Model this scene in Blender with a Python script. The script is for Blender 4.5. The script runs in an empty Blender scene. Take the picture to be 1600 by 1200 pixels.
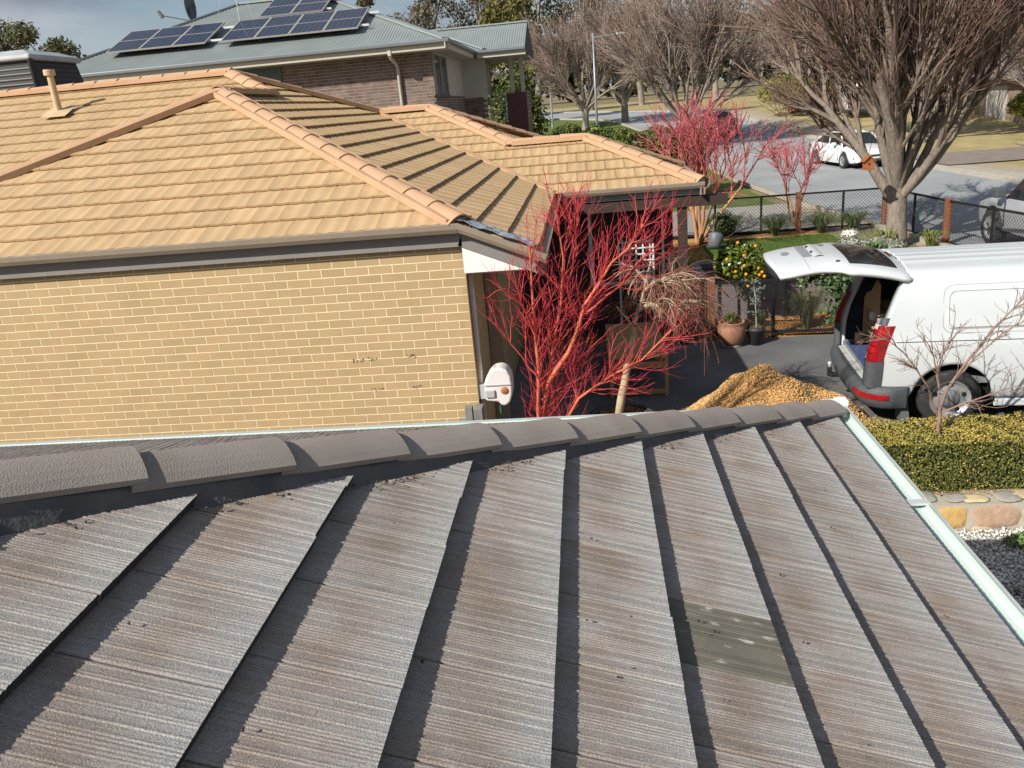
import bpy, bmesh, math, random
import numpy as np
from mathutils import Matrix, Vector

S = bpy.context.scene
COL = S.collection
rad = math.radians

# ------------------------------------------------------------------ camera
cam_d = bpy.data.cameras.new('camera')
cam = bpy.data.objects.new('camera', cam_d)
COL.objects.link(cam)
cam_d.sensor_width = 36.0
cam_d.sensor_fit = 'HORIZONTAL'
cam_d.lens = 36.0 * 1261.78 / 1600.0
cam_d.clip_end = 3000
CAMZ = 3.85
_p, _r, _y = 0.32832, 0.08906, -0.11190      # pitch, roll, yaw
_f = Vector((math.sin(_y) * math.cos(_p), math.cos(_y) * math.cos(_p), -math.sin(_p)))
_rt = Vector((math.cos(_y), -math.sin(_y), 0))
_d = _f.cross(_rt)
_r2 = _rt * math.cos(_r) + _d * math.sin(_r)
_d2 = -_rt * math.sin(_r) + _d * math.cos(_r)
cam.matrix_world = Matrix(((_r2.x, -_d2.x, -_f.x, 0), (_r2.y, -_d2.y, -_f.y, 0), (_r2.z, -_d2.z, -_f.z, CAMZ), (0, 0, 0, 1)))
S.camera = cam

# ------------------------------------------------------------------ light
SUN = Vector((-1.0, -0.95, 1.0)).normalized()       # towards the sun
EL = math.asin(SUN.z)
AZ = math.atan2(SUN.x, SUN.y)
world = bpy.data.worlds.new('World')
S.world = world
world.use_nodes = True
wt = world.node_tree
wt.nodes.clear()
_out = wt.nodes.new('ShaderNodeOutputWorld')
_bg = wt.nodes.new('ShaderNodeBackground')
_sky = wt.nodes.new('ShaderNodeTexSky')
_sky.sky_type = 'NISHITA'
_sky.sun_disc = False
_sky.sun_elevation = EL
_sky.sun_rotation = AZ
_sky.air_density = 1.0
_sky.dust_density = 1.0
_tc = wt.nodes.new('ShaderNodeTexCoord')
_mp = wt.nodes.new('ShaderNodeMapping')
_mp.inputs['Scale'].default_value = (1.5, 1.5, 5.0)
_mp.inputs['Location'].default_value = (0.5, 0.3, 0.35)
_nz = wt.nodes.new('ShaderNodeTexNoise')
_nz.inputs['Scale'].default_value = 2.2
_nz.inputs['Detail'].default_value = 7
_nz.inputs['Roughness'].default_value = 0.55
_rp = wt.nodes.new('ShaderNodeValToRGB')
_rp.color_ramp.elements[0].position = 0.36
_rp.color_ramp.elements[1].position = 0.66
_rp.color_ramp.elements[0].color = (0, 0, 0, 1)
_rp.color_ramp.elements[1].color = (0.85, 0.85, 0.85, 1)
_cl = wt.nodes.new('ShaderNodeValToRGB')
_cl.color_ramp.elements[0].color = (2.4, 2.75, 3.5, 1)
_cl.color_ramp.elements[1].color = (5.6, 5.9, 6.4, 1)
_cl.color_ramp.elements[0].position = 0.35
_cl.color_ramp.elements[1].position = 0.65
_nz2 = wt.nodes.new('ShaderNodeTexNoise')
_nz2.inputs['Scale'].default_value = 3.5
_nz2.inputs['Detail'].default_value = 5
_mx = wt.nodes.new('ShaderNodeMix')
_mx.data_type = 'RGBA'
L = wt.links.new
L(_tc.outputs['Generated'], _mp.inputs['Vector'])
L(_mp.outputs['Vector'], _nz.inputs['Vector'])
L(_mp.outputs['Vector'], _nz2.inputs['Vector'])
L(_nz.outputs['Fac'], _rp.inputs['Fac'])
L(_nz2.outputs['Fac'], _cl.inputs['Fac'])
L(_rp.outputs['Color'], _mx.inputs['Factor'])
L(_sky.outputs['Color'], _mx.inputs['A'])
L(_cl.outputs['Color'], _mx.inputs['B'])
L(_mx.outputs['Result'], _bg.inputs['Color'])
_bg.inputs['Strength'].default_value = 0.072
L(_bg.outputs['Background'], _out.inputs['Surface'])

sun_d = bpy.data.lights.new('sun', 'SUN')
sun_d.energy = 4.8
sun_d.angle = rad(0.5)
sun_d.color = (1.0, 0.95, 0.87)
sun = bpy.data.objects.new('sun', sun_d)
COL.objects.link(sun)
sun.rotation_euler = SUN.to_track_quat('Z', 'Y').to_euler()
sun.location = (-30, -28, 40)

S.view_settings.view_transform = 'Standard'
S.view_settings.look = 'None'
S.view_settings.gamma = 1
S.view_settings.exposure = 0.40
S.cycles.max_bounces = 6
S.cycles.transparent_max_bounces = 8

# ------------------------------------------------------------------ materials
def _lin(c):
    return tuple(((x / 255.0) / 12.92 if x / 255.0 <= 0.04045 else ((x / 255.0 + 0.055) / 1.055) ** 2.4) for x in c)

MATS = {}
def mat(name, c1, c2=None, rough=0.75, noise=6.0, detail=5, var=0.0, island=0.0, objr=0.0, bump=None, metal=0.0,
        spec=0.4, stretch=(1, 1, 1), ramp=(0.35, 0.65), coord='Object', extra=None, coat=0.0, trans=None):
    """procedural material: two colours mixed by noise, per-island / per-object value shift, noise bump"""
    if name in MATS:
        return MATS[name]
    m = bpy.data.materials.new(name)
    m.use_nodes = True
    nt = m.node_tree
    bs = nt.nodes['Principled BSDF']
    bs.inputs['Roughness'].default_value = rough
    bs.inputs['Metallic'].default_value = metal
    bs.inputs['Specular IOR Level'].default_value = spec
    bs.inputs['Coat Weight'].default_value = coat
    bs.inputs['Coat Roughness'].default_value = 0.06
    N = nt.nodes.new
    K = nt.links.new
    if c2 is None:
        c2 = tuple(x * (1 - var) for x in c1)
        c1 = tuple(min(1, x * (1 + var)) for x in c1)
    tc = N('ShaderNodeTexCoord')
    mp = N('ShaderNodeMapping')
    mp.inputs['Scale'].default_value = stretch
    K(tc.outputs[coord], mp.inputs['Vector'])
    oi = N('ShaderNodeObjectInfo')
    w = N('ShaderNodeMath'); w.operation = 'MULTIPLY'; w.inputs[1].default_value = 37.0
    K(oi.outputs['Random'], w.inputs[0])
    nz = N('ShaderNodeTexNoise')
    nz.noise_dimensions = '4D'
    nz.inputs['Scale'].default_value = noise
    nz.inputs['Detail'].default_value = detail
    K(mp.outputs['Vector'], nz.inputs['Vector'])
    K(w.outputs[0], nz.inputs['W'])
    rp = N('ShaderNodeValToRGB')
    e = rp.color_ramp.elements
    e[0].position, e[1].position = ramp
    e[0].color = (*c1, 1)
    e[1].color = (*c2, 1)
    K(nz.outputs['Fac'], rp.inputs['Fac'])
    col = rp.outputs['Color']
    for amt, src in ((island, 'i'), (objr, 'o')):
        if amt:
            if src == 'i':
                ge = N('ShaderNodeNewGeometry'); so = ge.outputs['Random Per Island']
            else:
                so = oi.outputs['Random']
            mr = N('ShaderNodeMapRange')
            mr.inputs['To Min'].default_value = 1 - amt
            mr.inputs['To Max'].default_value = 1 + amt
            K(so, mr.inputs['Value'])
            hs = N('ShaderNodeHueSaturation')
            K(mr.outputs['Result'], hs.inputs['Value'])
            mr2 = N('ShaderNodeMapRange')
            mr2.inputs['To Min'].default_value = 0.5 + amt * 0.05
            mr2.inputs['To Max'].default_value = 0.5 - amt * 0.05
            K(so, mr2.inputs['Value'])
            K(mr2.outputs['Result'], hs.inputs['Hue'])
            K(col, hs.inputs['Color'])
            col = hs.outputs['Color']
    if extra:
        col = extra(nt, col, mp, nz, oi)
    K(col, bs.inputs['Base Color'])
    if bump:
        bz = N('ShaderNodeTexNoise')
        bz.inputs['Scale'].default_value = bump[0]
        bz.inputs['Detail'].default_value = 3
        K(mp.outputs['Vector'], bz.inputs['Vector'])
        bp = N('ShaderNodeBump')
        bp.inputs['Strength'].default_value = bump[1]
        bp.inputs['Distance'].default_value = bump[2] if len(bump) > 2 else 0.01
        K(bz.outputs['Fac'], bp.inputs['Height'])
        K(bp.outputs['Normal'], bs.inputs['Normal'])
    if trans:
        # leaf-like: a share of translucency
        tr = N('ShaderNodeBsdfTranslucent')
        K(col, tr.inputs['Color'])
        ms = N('ShaderNodeMixShader')
        ms.inputs[0].default_value = trans
        K(bs.outputs[0], ms.inputs[1])
        K(tr.outputs[0], ms.inputs[2])
        K(ms.outputs[0], nt.nodes['Material Output'].inputs['Surface'])
    MATS[name] = m
    return m

# ------------------------------------------------------------------ mesh helpers
def np_mesh(name, V, F):
    """fast mesh from numpy arrays; F is (n,3) or (n,4)"""
    V = np.asarray(V, np.float32); F = np.asarray(F, np.int32)
    me = bpy.data.meshes.new(name)
    k = F.shape[1]
    me.vertices.add(len(V)); me.vertices.foreach_set('co', V.ravel())
    me.loops.add(F.size); me.loops.foreach_set('vertex_index', F.ravel())
    me.polygons.add(len(F))
    me.polygons.foreach_set('loop_start', np.arange(0, F.size, k, dtype=np.int32))
    me.update(calc_edges=True)
    return me

def smooth(me, on=True):
    me.polygons.foreach_set('use_smooth', np.full(len(me.polygons), on))

def link(name, me, m, parent=None, loc=None):
    o = bpy.data.objects.new(name, me)
    COL.objects.link(o)
    if m is not None and me is not None and len(me.materials) == 0:
        me.materials.append(m)
    if parent is not None:
        put(o, parent)
    return o

def put(o, parent):
    """o is modelled in world coordinates under a translated Empty, or in the parent's own frame"""
    o.parent = parent
    if not parent.get('_local'):
        r = parent
        while r.parent is not None:
            r = r.parent
        if r.get('_local'):
            return
        if parent.parent is None:
            o.matrix_parent_inverse = Matrix.Translation(-Vector(parent.location))

def thing(name, label, cat, loc=(0, 0, 0), rotz=0.0, group=None, local=False):
    o = bpy.data.objects.new(name, None)
    COL.objects.link(o)
    o.location = loc
    o.rotation_euler = (0, 0, rotz)
    o.empty_display_size = 0.2
    tag(o, label, cat, group)
    if local:
        o['_local'] = 1
    return o

def tag(o, label=None, cat=None, group=None, kind=None):
    if label: o['label'] = label
    if cat: o['category'] = cat
    if group: o['group'] = group
    if kind: o['kind'] = kind
    return o

class MB:
    def __init__(s):
        s.v = []; s.f = []
    def add(s, vs, fs):
        b = len(s.v)
        s.v += [tuple(v) for v in vs]
        s.f += [tuple(i + b for i in f) for f in fs]
        return s
    def box(s, x0, x1, y0, y1, z0, z1):
        return s.add([(x0, y0, z0), (x1, y0, z0), (x1, y1, z0), (x0, y1, z0), (x0, y0, z1), (x1, y0, z1), (x1, y1, z1), (x0, y1, z1)],
                     [(0, 3, 2, 1), (4, 5, 6, 7), (0, 1, 5, 4), (1, 2, 6, 5), (2, 3, 7, 6), (3, 0, 4, 7)])
    def bar(s, p, q, w, h, up=(0, 0, 1)):
        p, q, up = Vector(p), Vector(q), Vector(up)
        d = (q - p).normalized()
        a = d.cross(up)
        if a.length < 1e-4: a = d.cross(Vector((1, 0, 0)))
        a.normalize(); b = a.cross(d)
        a *= w / 2; b *= h / 2
        vs = [p - a - b, p + a - b, p + a + b, p - a + b, q - a - b, q + a - b, q + a + b, q - a + b]
        return s.add(vs, [(0, 1, 2, 3), (7, 6, 5, 4), (0, 4, 5, 1), (1, 5, 6, 2), (2, 6, 7, 3), (3, 7, 4, 0)])
    def cyl(s, p, q, r0, r1=None, n=12, cap=True):
        if r1 is None: r1 = r0
        p, q = Vector(p), Vector(q)
        d = (q - p).normalized()
        a = d.cross(Vector((0, 0, 1)))
        if a.length < 1e-3: a = Vector((1, 0, 0))
        a.normalize(); b = d.cross(a)
        vs = []
        for i in range(n):
            t = 2 * math.pi * i / n
            e = a * math.cos(t) + b * math.sin(t)
            vs.append(p + e * r0); vs.append(q + e * r1)
        fs = [(2 * i, 2 * ((i + 1) % n), 2 * ((i + 1) % n) + 1, 2 * i + 1) for i in range(n)]
        if cap:
            fs.append(tuple(2 * i for i in range(n))[::-1]); fs.append(tuple(2 * i + 1 for i in range(n)))
        return s.add(vs, fs)
    def lathe(s, prof, c=(0, 0, 0), n=24, axis='z'):
        vs = []; fs = []
        m = len(prof)
        for i in range(n):
            t = 2 * math.pi * i / n
            for r, h in prof:
                if axis == 'z': vs.append((c[0] + r * math.cos(t), c[1] + r * math.sin(t), c[2] + h))
                else: vs.append((c[0] + r * math.cos(t), c[1] + h, c[2] + r * math.sin(t)))
        for i in range(n):
            for j in range(m - 1):
                a = i * m + j; b = ((i + 1) % n) * m + j
                fs.append((a, b, b + 1, a + 1))
        return s.add(vs, fs)
    def prism(s, poly, y0, y1):
        """poly in (x,z), extruded along y"""
        n = len(poly)
        vs = [(x, y0, z) for x, z in poly] + [(x, y1, z) for x, z in poly]
        fs = [tuple(range(n)), tuple(range(2 * n - 1, n - 1, -1))]
        fs += [(i, i + n, (i + 1) % n + n, (i + 1) % n) for i in range(n)]
        return s.add(vs, fs)
    def tri(s, *pts):
        return s.add(pts, [tuple(range(len(pts)))])
    def mesh(s, name):
        me = bpy.data.meshes.new(name)
        me.from_pydata(s.v, [], s.f)
        bm = bmesh.new(); bm.from_mesh(me)
        bmesh.ops.recalc_face_normals(bm, faces=bm.faces)
        bm.to_mesh(me); bm.free()
        me.update()
        return me
    def build(s, name, m, parent=None, sm=False, bevel=0.0, seg=2):
        me = s.mesh(name)
        if sm: smooth(me)
        o = link(name, me, m, parent)
        if bevel:
            b = o.modifiers.new('bevel', 'BEVEL'); b.width = bevel; b.segments = seg; b.limit_method = 'ANGLE'
        return o

def grid(nu, nv, fn):
    """quad grid of fn(i,j)->xyz, i<nu, j<nv"""
    vs = [fn(i, j) for i in range(nu) for j in range(nv)]
    fs = [(i * nv + j, (i + 1) * nv + j, (i + 1) * nv + j + 1, i * nv + j + 1) for i in range(nu - 1) for j in range(nv - 1)]
    return vs, fs

def tubes(paths, sides=3):
    groups = {}
    for P, R in paths:
        groups.setdefault(len(P), []).append((P, R))
    VV, FF, b = [], [], 0
    for n, g in groups.items():
        P = np.array([a for a, _ in g], float); Rr = np.array([r for _, r in g], float)
        T = np.gradient(P, axis=1)
        T /= np.linalg.norm(T, axis=2, keepdims=True) + 1e-9
        m0 = T.mean(axis=1)
        ref = np.where((np.abs(m0[:, 2:3]) > 0.8), np.array([[1.0, 0.13, 0]]), np.array([[0.1, 0.05, 1.0]]))[:, None, :]
        U = np.cross(T, ref); U /= np.linalg.norm(U, axis=2, keepdims=True) + 1e-9
        W = np.cross(T, U)
        ang = np.arange(sides) * 2 * np.pi / sides
        V = P[:, :, None, :] + Rr[:, :, None, None] * (np.cos(ang)[None, None, :, None] * U[:, :, None, :] + np.sin(ang)[None, None, :, None] * W[:, :, None, :])
        m = len(g)
        idx = np.arange(m * n * sides).reshape(m, n, sides) + b
        a = idx[:, :-1, :]; c = idx[:, 1:, :]
        F = np.stack([a, np.roll(a, -1, 2), np.roll(c, -1, 2), c], -1).reshape(-1, 4)
        VV.append(V.reshape(-1, 3)); FF.append(F); b += m * n * sides
    return np.concatenate(VV), np.concatenate(FF)

def tube_obj(name, paths, m, parent=None, sides=3, sm=True):
    V, F = tubes(paths, sides)
    me = np_mesh(name, V, F)
    if sm: smooth(me)
    return link(name, me, m, parent)

def leaf_mesh(name, C, Nn, size, rng, aspect=0.55, fold=0.25):
    """one folded diamond leaf at each centre"""
    n = len(C)
    Nn = Nn / (np.linalg.norm(Nn, axis=1, keepdims=True) + 1e-9)
    r = rng.normal(size=(n, 3))
    A = np.cross(Nn, r); A /= np.linalg.norm(A, axis=1, keepdims=True) + 1e-9
    B = np.cross(Nn, A)
    s = np.asarray(size).reshape(-1, 1) * np.ones((n, 1))
    v0 = C - A * s; v2 = C + A * s
    v1 = C + B * s * aspect + Nn * s * fold; v3 = C - B * s * aspect + Nn * s * fold
    V = np.stack([v0, v1, v2, v3], 1).reshape(-1, 3)
    F = np.arange(4 * n).reshape(n, 4)
    return np_mesh(name, V, F)

def chunk_mesh(name, C, size, rng, flat=0.5):
    """little six-vertex stones/chips"""
    n = len(C)
    base = np.array([(1, 0, 0), (-1, 0, 0), (0, 1, 0), (0, -1, 0), (0, 0, 1), (0, 0, -1)], float)
    tri = np.array([(0, 2, 4), (2, 1, 4), (1, 3, 4), (3, 0, 4), (2, 0, 5), (1, 2, 5), (3, 1, 5), (0, 3, 5)])
    q = rng.normal(size=(n, 4)); q /= np.linalg.norm(q, axis=1, keepdims=True)
    w, x, y, z = q.T
    Rm = np.stack([1 - 2 * (y * y + z * z), 2 * (x * y - z * w), 2 * (x * z + y * w), 2 * (x * y + z * w), 1 - 2 * (x * x + z * z), 2 * (y * z - x * w),
                   2 * (x * z - y * w), 2 * (y * z + x * w), 1 - 2 * (x * x + y * y)], -1).reshape(n, 3, 3)
    sc = np.asarray(size).reshape(-1, 1, 1) * np.ones((n, 1, 1)) * rng.uniform(0.6, 1.3, (n, 1, 3)) * np.array([1, 0.7, flat])
    V = np.einsum('nij,nkj->nki', Rm, base[None] * sc) + C[:, None, :]
    F = (tri[None] + (np.arange(n) * 6)[:, None, None]).reshape(-1, 3)
    return np_mesh(name, V.reshape(-1, 3), F)

# ================================================================== SETTING
def hgt(x, y):
    """terrain height beyond the gardens"""
    r = 0.075 * min(max(y - 42, 0), 28) + 0.012 * max(y - 70, 0)
    return r

m_earth = mat('dry_ground', (0.25, 0.19, 0.10), (0.16, 0.14, 0.07), noise=0.5, bump=(8, 0.4, 0.03))
m_lawn = mat('lawn_green', (0.070, 0.135, 0.020), (0.13, 0.15, 0.035), noise=2.5, rough=0.9, bump=(60, 0.8, 0.02))
m_asph = mat('asphalt_road', (0.33, 0.35, 0.35), (0.265, 0.28, 0.282), noise=0.35, detail=9, rough=0.72, bump=(300, 0.4, 0.004), spec=0.5)
m_drive = mat('dark_driveway', (0.155, 0.152, 0.148), (0.10, 0.101, 0.103), noise=1.3, rough=0.75, bump=(160, 0.35, 0.004))
m_conc = mat('pale_concrete', (0.42, 0.38, 0.31), (0.34, 0.31, 0.26), noise=3, bump=(90, 0.3, 0.004))
m_gravel = mat('pale_gravel', (0.42, 0.35, 0.24), (0.30, 0.25, 0.17), noise=25, bump=(60, 0.8, 0.01))
m_pinkc = mat('pinkish_driveway_concrete', (0.26, 0.215, 0.18), (0.21, 0.18, 0.155), noise=2)
m_mulch = mat('orange_mulch', (0.56, 0.32, 0.115), (0.40, 0.22, 0.075), noise=22, rough=0.95, bump=(70, 0.9, 0.02))
m_soil = mat('dark_soil', (0.055, 0.04, 0.03), (0.03, 0.023, 0.018), noise=12, bump=(40, 0.7, 0.02))

def struct(o):
    o['kind'] = 'structure'
    return o

# ground: one sheet to the horizon; the yard below the retaining wall is lower
xs = sorted(set([-900, -500, -250, -120, -60, -30, -15, -8, -4, 0, 2, 4, 6, 8, 11, 15, 20, 27, 35, 50, 80, 130, 260, 500, 900]))
ys = sorted(set([-400, -150, -60, -20, -6, 0, 4, 7.83, 7.85, 9, 12, 16, 20, 24, 28, 33, 38, 42, 46, 50, 54, 58, 62, 66, 70, 80, 95, 120, 160, 220, 320, 500, 900, 1500]))
def gz(x, y):
    return -0.52 if y < 7.84 else -0.06 + hgt(x, y)
vs, fs = grid(len(xs), len(ys), lambda i, j: (xs[i], ys[j], gz(xs[i], ys[j])))
struct(MB().add(vs, fs).build('ground', m_earth))

def strip(left, right, name, m, dz, nx=2):
    """a road-like strip draped on the terrain"""
    def resample(P, ts):
        P = np.array(P, float); d = np.r_[0, np.cumsum(np.linalg.norm(np.diff(P, axis=0), axis=1))]; d /= d[-1]
        return np.stack([np.interp(ts, d, P[:, k]) for k in range(2)], 1)
    ts = np.linspace(0, 1, 60)
    A, B = resample(left, ts), resample(right, ts)
    vs, fs = grid(60, nx, lambda i, j: (*(A[i] + (B[i] - A[i]) * j / (nx - 1)), hgt(0, (A[i] + (B[i] - A[i]) * j / (nx - 1))[1]) + dz))
    return struct(MB().add(vs, fs).build(name, m))

RL = [(10.3, 0), (8.75, 15), (8.4, 18), (7.85, 23), (7.25, 28.6), (6.75, 36), (6.4, 45), (5.0, 58), (1.5, 76), (-8, 104), (-24, 140)]
RR = [(15.6, 0), (15.2, 15), (14.9, 24), (14.5, 30), (14.1, 37), (13.7, 46), (12.3, 60), (8.8, 80), (-1, 110), (-16, 148)]
strip(RL, RR, 'road', m_asph, 0.0, 4)
def off(P, d): return [(x + d, y) for x, y in P]
kb = []
for nm, P, sgn in (('kerb_left', RL, -1), ('kerb_right', RR, 1)):
    mb = MB()
    for (x0, y0), (x1, y1) in zip(P[:-1], P[1:]):
        n = max(1, int((y1 - y0) / 4))
        for k in range(n):
            a, b = k / n, (k + 1) / n
            pa = (x0 + (x1 - x0) * a, y0 + (y1 - y0) * a); pb = (x0 + (x1 - x0) * b, y0 + (y1 - y0) * b)
            za, zb = hgt(0, pa[1]), hgt(0, pb[1])
            w = 0.32 * sgn
            mb.add([(pa[0], pa[1], za - .03), (pa[0], pa[1], za + .05), (pa[0] + w, pa[1], za + .12), (pa[0] + w, pa[1], za - .03),
                    (pb[0], pb[1], zb - .03), (pb[0], pb[1], zb + .05), (pb[0] + w, pb[1], zb + .12), (pb[0] + w, pb[1], zb - .03)],
                   [(0, 1, 5, 4), (1, 2, 6, 5), (2, 3, 7, 6)])
    struct(mb.build(nm, m_conc))
# sheets on the near side of the street
def sheet(name, x0, x1, y0, y1, z, m, n=1):
    vs, fs = grid(n + 1, n + 1, lambda i, j: (x0 + (x1 - x0) * i / n, y0 + (y1 - y0) * j / n, z + hgt(0, y0 + (y1 - y0) * j / n)))
    return struct(MB().add(vs, fs).build(name, m))
sheet('driveway', -3.0, 8.3, 8.56, 12.86, 0.0, m_drive)
sheet('garden_soil', 1.7, 8.3, 12.86, 22.9, -0.02, m_mulch)
sheet('lawn', 2.9, 7.7, 16.4, 22.2, -0.008, m_lawn)
sheet('lawn_shaded', 1.75, 2.9, 16.4, 19.6, -0.008, m_lawn)
sheet('footpath', -6.0, 6.75, 23.2, 28.6, 0.004, mat('footpath_aggregate', (0.40, 0.37, 0.33), (0.30, 0.28, 0.25), noise=30, bump=(120, 0.5, 0.006)))
sheet('verge_grass', -8.0, 6.3, 28.6, 46, 0.012, m_lawn, 8)
sheet('verge_gravel', 6.3, 8.2, 17.0, 28.6, -0.004, m_gravel)
strip(off(RL[5:], -9), off(RL[5:], -.34), 'park_verge', m_lawn, -0.03, 3)
strip(off(RR, .34), off(RR, 1.5), 'footpath_far', m_conc, 0.03)
strip(off(RR, 1.5), off(RR, 2.6), 'gravel_verge', m_gravel, 0.02)
strip(off(RR, 2.6), off(RR, 40), 'dry_verge', mat('dry_grass', (0.42, 0.33, 0.16), (0.30, 0.25, 0.11), noise=1.2, bump=(20, 0.7, 0.03)), 0.015, 5)
sheet('neighbour_driveway', 15.0, 30.0, 36.2, 41.8, 0.07, m_pinkc)
sheet('neighbour_apron', 17.5, 32.0, 31.0, 35.4, 0.06, m_gravel)
sheet('park_lawn', -60, -8, 74, 150, 0.03, m_lawn, 10)

# lower yard: white pebbles
m_peb = mat('white_pebble', (0.78, 0.74, 0.66), (0.52, 0.50, 0.46), noise=14, island=0.25, rough=0.6)
sheet('pebble_bed', 1.0, 8.0, -3.0, 7.5, -0.50, mat('pebble_base', (0.45, 0.43, 0.39), (0.24, 0.23, 0.21), noise=60, bump=(60, 0.8, 0.02)))
rng = np.random.default_rng(11)
n = 15000
C = np.stack([rng.uniform(2.0, 5.2, n), 7.45 - np.abs(rng.uniform(0, 3.6, n)), rng.uniform(-.495, -.475, n)], 1)
tag(link('white_pebbles', chunk_mesh('white_pebbles', C, 0.022, rng, 0.6), m_peb), 'loose white pebbles covering the ground below the stone wall', 'pebbles', kind='stuff')

# ================================================================== OUR HOUSE (grey tiled roof)
TP = 0.4068
PT = math.atan(TP); CP, SP = math.cos(PT), math.sin(PT)
XE = 1.434                 # tile edge at the east eave
HIP, HM = 3.27, 1.117      # hip line: y = HM*x + HIP
YN = HM * XE + HIP
SV = Vector((HM, -1, 0)).normalized()
TN = TP / HM; CN, SN_ = math.cos(math.atan(TN)), math.sin(math.atan(TN))
def zr(x): return 2.500 - TP * x

m_wallr = mat('cream_render', (0.55, 0.50, 0.42), var=0.06, noise=4)
house1 = thing('grey_tiled_house', 'low house with weathered grey-brown ribbed roof tiles and white gutters', 'house', (-4, -1, -0.5))
mb = MB().box(-9.5, 1.02, -9, 4.18, -0.5, 1.82)
mb.build('wall', m_wallr, house1)
MB().box(-9.6, XE - .05, -9.2, YN - .05, 1.815, 1.86).build('soffit', mat('soffit_white', (0.7, 0.7, 0.68), var=0.03), house1)

def tile_extra(nt, col, mp, nz, oi):
    """weathered concrete: pale worn lower end, brown middle, streaks along the ribs, lichen specks"""
    N, K = nt.nodes.new, nt.links.new
    tc = N('ShaderNodeTexCoord')
    sx = N('ShaderNodeSeparateXYZ'); K(tc.outputs['Object'], sx.inputs[0])
    m2 = N('ShaderNodeMapping'); m2.inputs['Scale'].default_value = (2.0, 60, 1)
    K(tc.outputs['Object'], m2.inputs[0])
    st = N('ShaderNodeTexNoise'); st.noise_dimensions = '4D'; st.inputs['Scale'].default_value = 3.0; st.inputs['Detail'].default_value = 3
    K(m2.outputs[0], st.inputs['Vector'])
    w = N('ShaderNodeMath'); w.operation = 'MULTIPLY'; w.inputs[1].default_value = 91; K(oi.outputs['Random'], w.inputs[0]); K(w.outputs[0], st.inputs['W'])
    # position along the tile 0 (upper) .. 1 (lower end), wobbled
    mr = N('ShaderNodeMapRange'); mr.inputs['From Min'].default_value = -0.20; mr.inputs['From Max'].default_value = 0.0
    K(sx.outputs['X'], mr.inputs['Value'])
    ad = N('ShaderNodeMath'); ad.operation = 'ADD'; K(mr.outputs[0], ad.inputs[0])
    sb = N('ShaderNodeMath'); sb.operation = 'MULTIPLY_ADD'; sb.inputs[1].default_value = 0.9; sb.inputs[2].default_value = -0.45; K(st.outputs['Fac'], sb.inputs[0]); K(sb.outputs[0], ad.inputs[1])
    rr = N('ShaderNodeValToRGB'); rr.color_ramp.elements[0].position = 0.15; rr.color_ramp.elements[1].position = 1.0
    rr.color_ramp.elements[0].color = (0, 0, 0, 1); rr.color_ramp.elements[1].color = (0.85, 0.85, 0.85, 1)
    K(ad.outputs[0], rr.inputs[0])
    mx = N('ShaderNodeMix'); mx.data_type = 'RGBA'; K(rr.outputs[0], mx.inputs['Factor']); K(col, mx.inputs['A']); mx.inputs['B'].default_value = (0.39, 0.385, 0.375, 1)
    # streaks
    s2 = N('ShaderNodeValToRGB'); s2.color_ramp.elements[0].position = 0.3; s2.color_ramp.elements[1].position = 0.75
    s2.color_ramp.elements[0].color = (0.80, 0.80, 0.81, 1); s2.color_ramp.elements[1].color = (1.15, 1.14, 1.12, 1); K(st.outputs['Fac'], s2.inputs[0])
    mu = N('ShaderNodeMix'); mu.data_type = 'RGBA'; mu.blend_type = 'MULTIPLY'; mu.inputs['Factor'].default_value = 1; K(mx.outputs['Result'], mu.inputs['A']); K(s2.outputs[0], mu.inputs['B'])
    # fine grit
    gr = N('ShaderNodeTexNoise'); gr.inputs['Scale'].default_value = 330; gr.inputs['Detail'].default_value = 2; K(tc.outputs['Object'], gr.inputs['Vector'])
    g2 = N('ShaderNodeValToRGB'); g2.color_ramp.elements[0].position = 0.35; g2.color_ramp.elements[1].position = 0.7
    g2.color_ramp.elements[0].color = (0.7, 0.7, 0.7, 1); g2.color_ramp.elements[1].color = (1.35, 1.33, 1.3, 1); K(gr.outputs['Fac'], g2.inputs[0])
    m3 = N('ShaderNodeMix'); m3.data_type = 'RGBA'; m3.blend_type = 'MULTIPLY'; m3.inputs['Factor'].default_value = 1; K(mu.outputs['Result'], m3.inputs['A']); K(g2.outputs[0], m3.inputs['B'])
    return m3.outputs['Result']
m_tile = mat('weathered_grey_tile', (0.262, 0.212, 0.176), (0.318, 0.294, 0.272), noise=6, detail=4, objr=0.09, rough=0.88, bump=(260, 0.55, 0.0035), extra=tile_extra, spec=0.25)
def scuff_extra(nt, col, mp, nz, oi):
    N, K = nt.nodes.new, nt.links.new
    tc = N('ShaderNodeTexCoord'); m2 = N('ShaderNodeMapping'); m2.inputs['Scale'].default_value = (7, 16, 1); m2.inputs['Location'].default_value = (0.4, 1.7, 0)
    K(tc.outputs['Object'], m2.inputs[0])
    a = N('ShaderNodeTexNoise'); a.inputs['Scale'].default_value = 1.6; a.inputs['Detail'].default_value = 6; K(m2.outputs[0], a.inputs['Vector'])
    r = N('ShaderNodeValToRGB'); r.color_ramp.elements[0].position = 0.60; r.color_ramp.elements[1].position = 0.70; K(a.outputs['Fac'], r.inputs[0])
    mx = N('ShaderNodeMix'); mx.data_type = 'RGBA'; K(r.outputs[0], mx.inputs['Factor']); K(col, mx.inputs['A']); mx.inputs['B'].default_value = (0.46, 0.44, 0.37, 1)
    return mx.outputs['Result']
m_tiled = mat('replaced_olive_tile', (0.165, 0.150, 0.115), (0.125, 0.115, 0.09), noise=9, rough=0.85, bump=(260, 0.45, 0.003), extra=scuff_extra)

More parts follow.
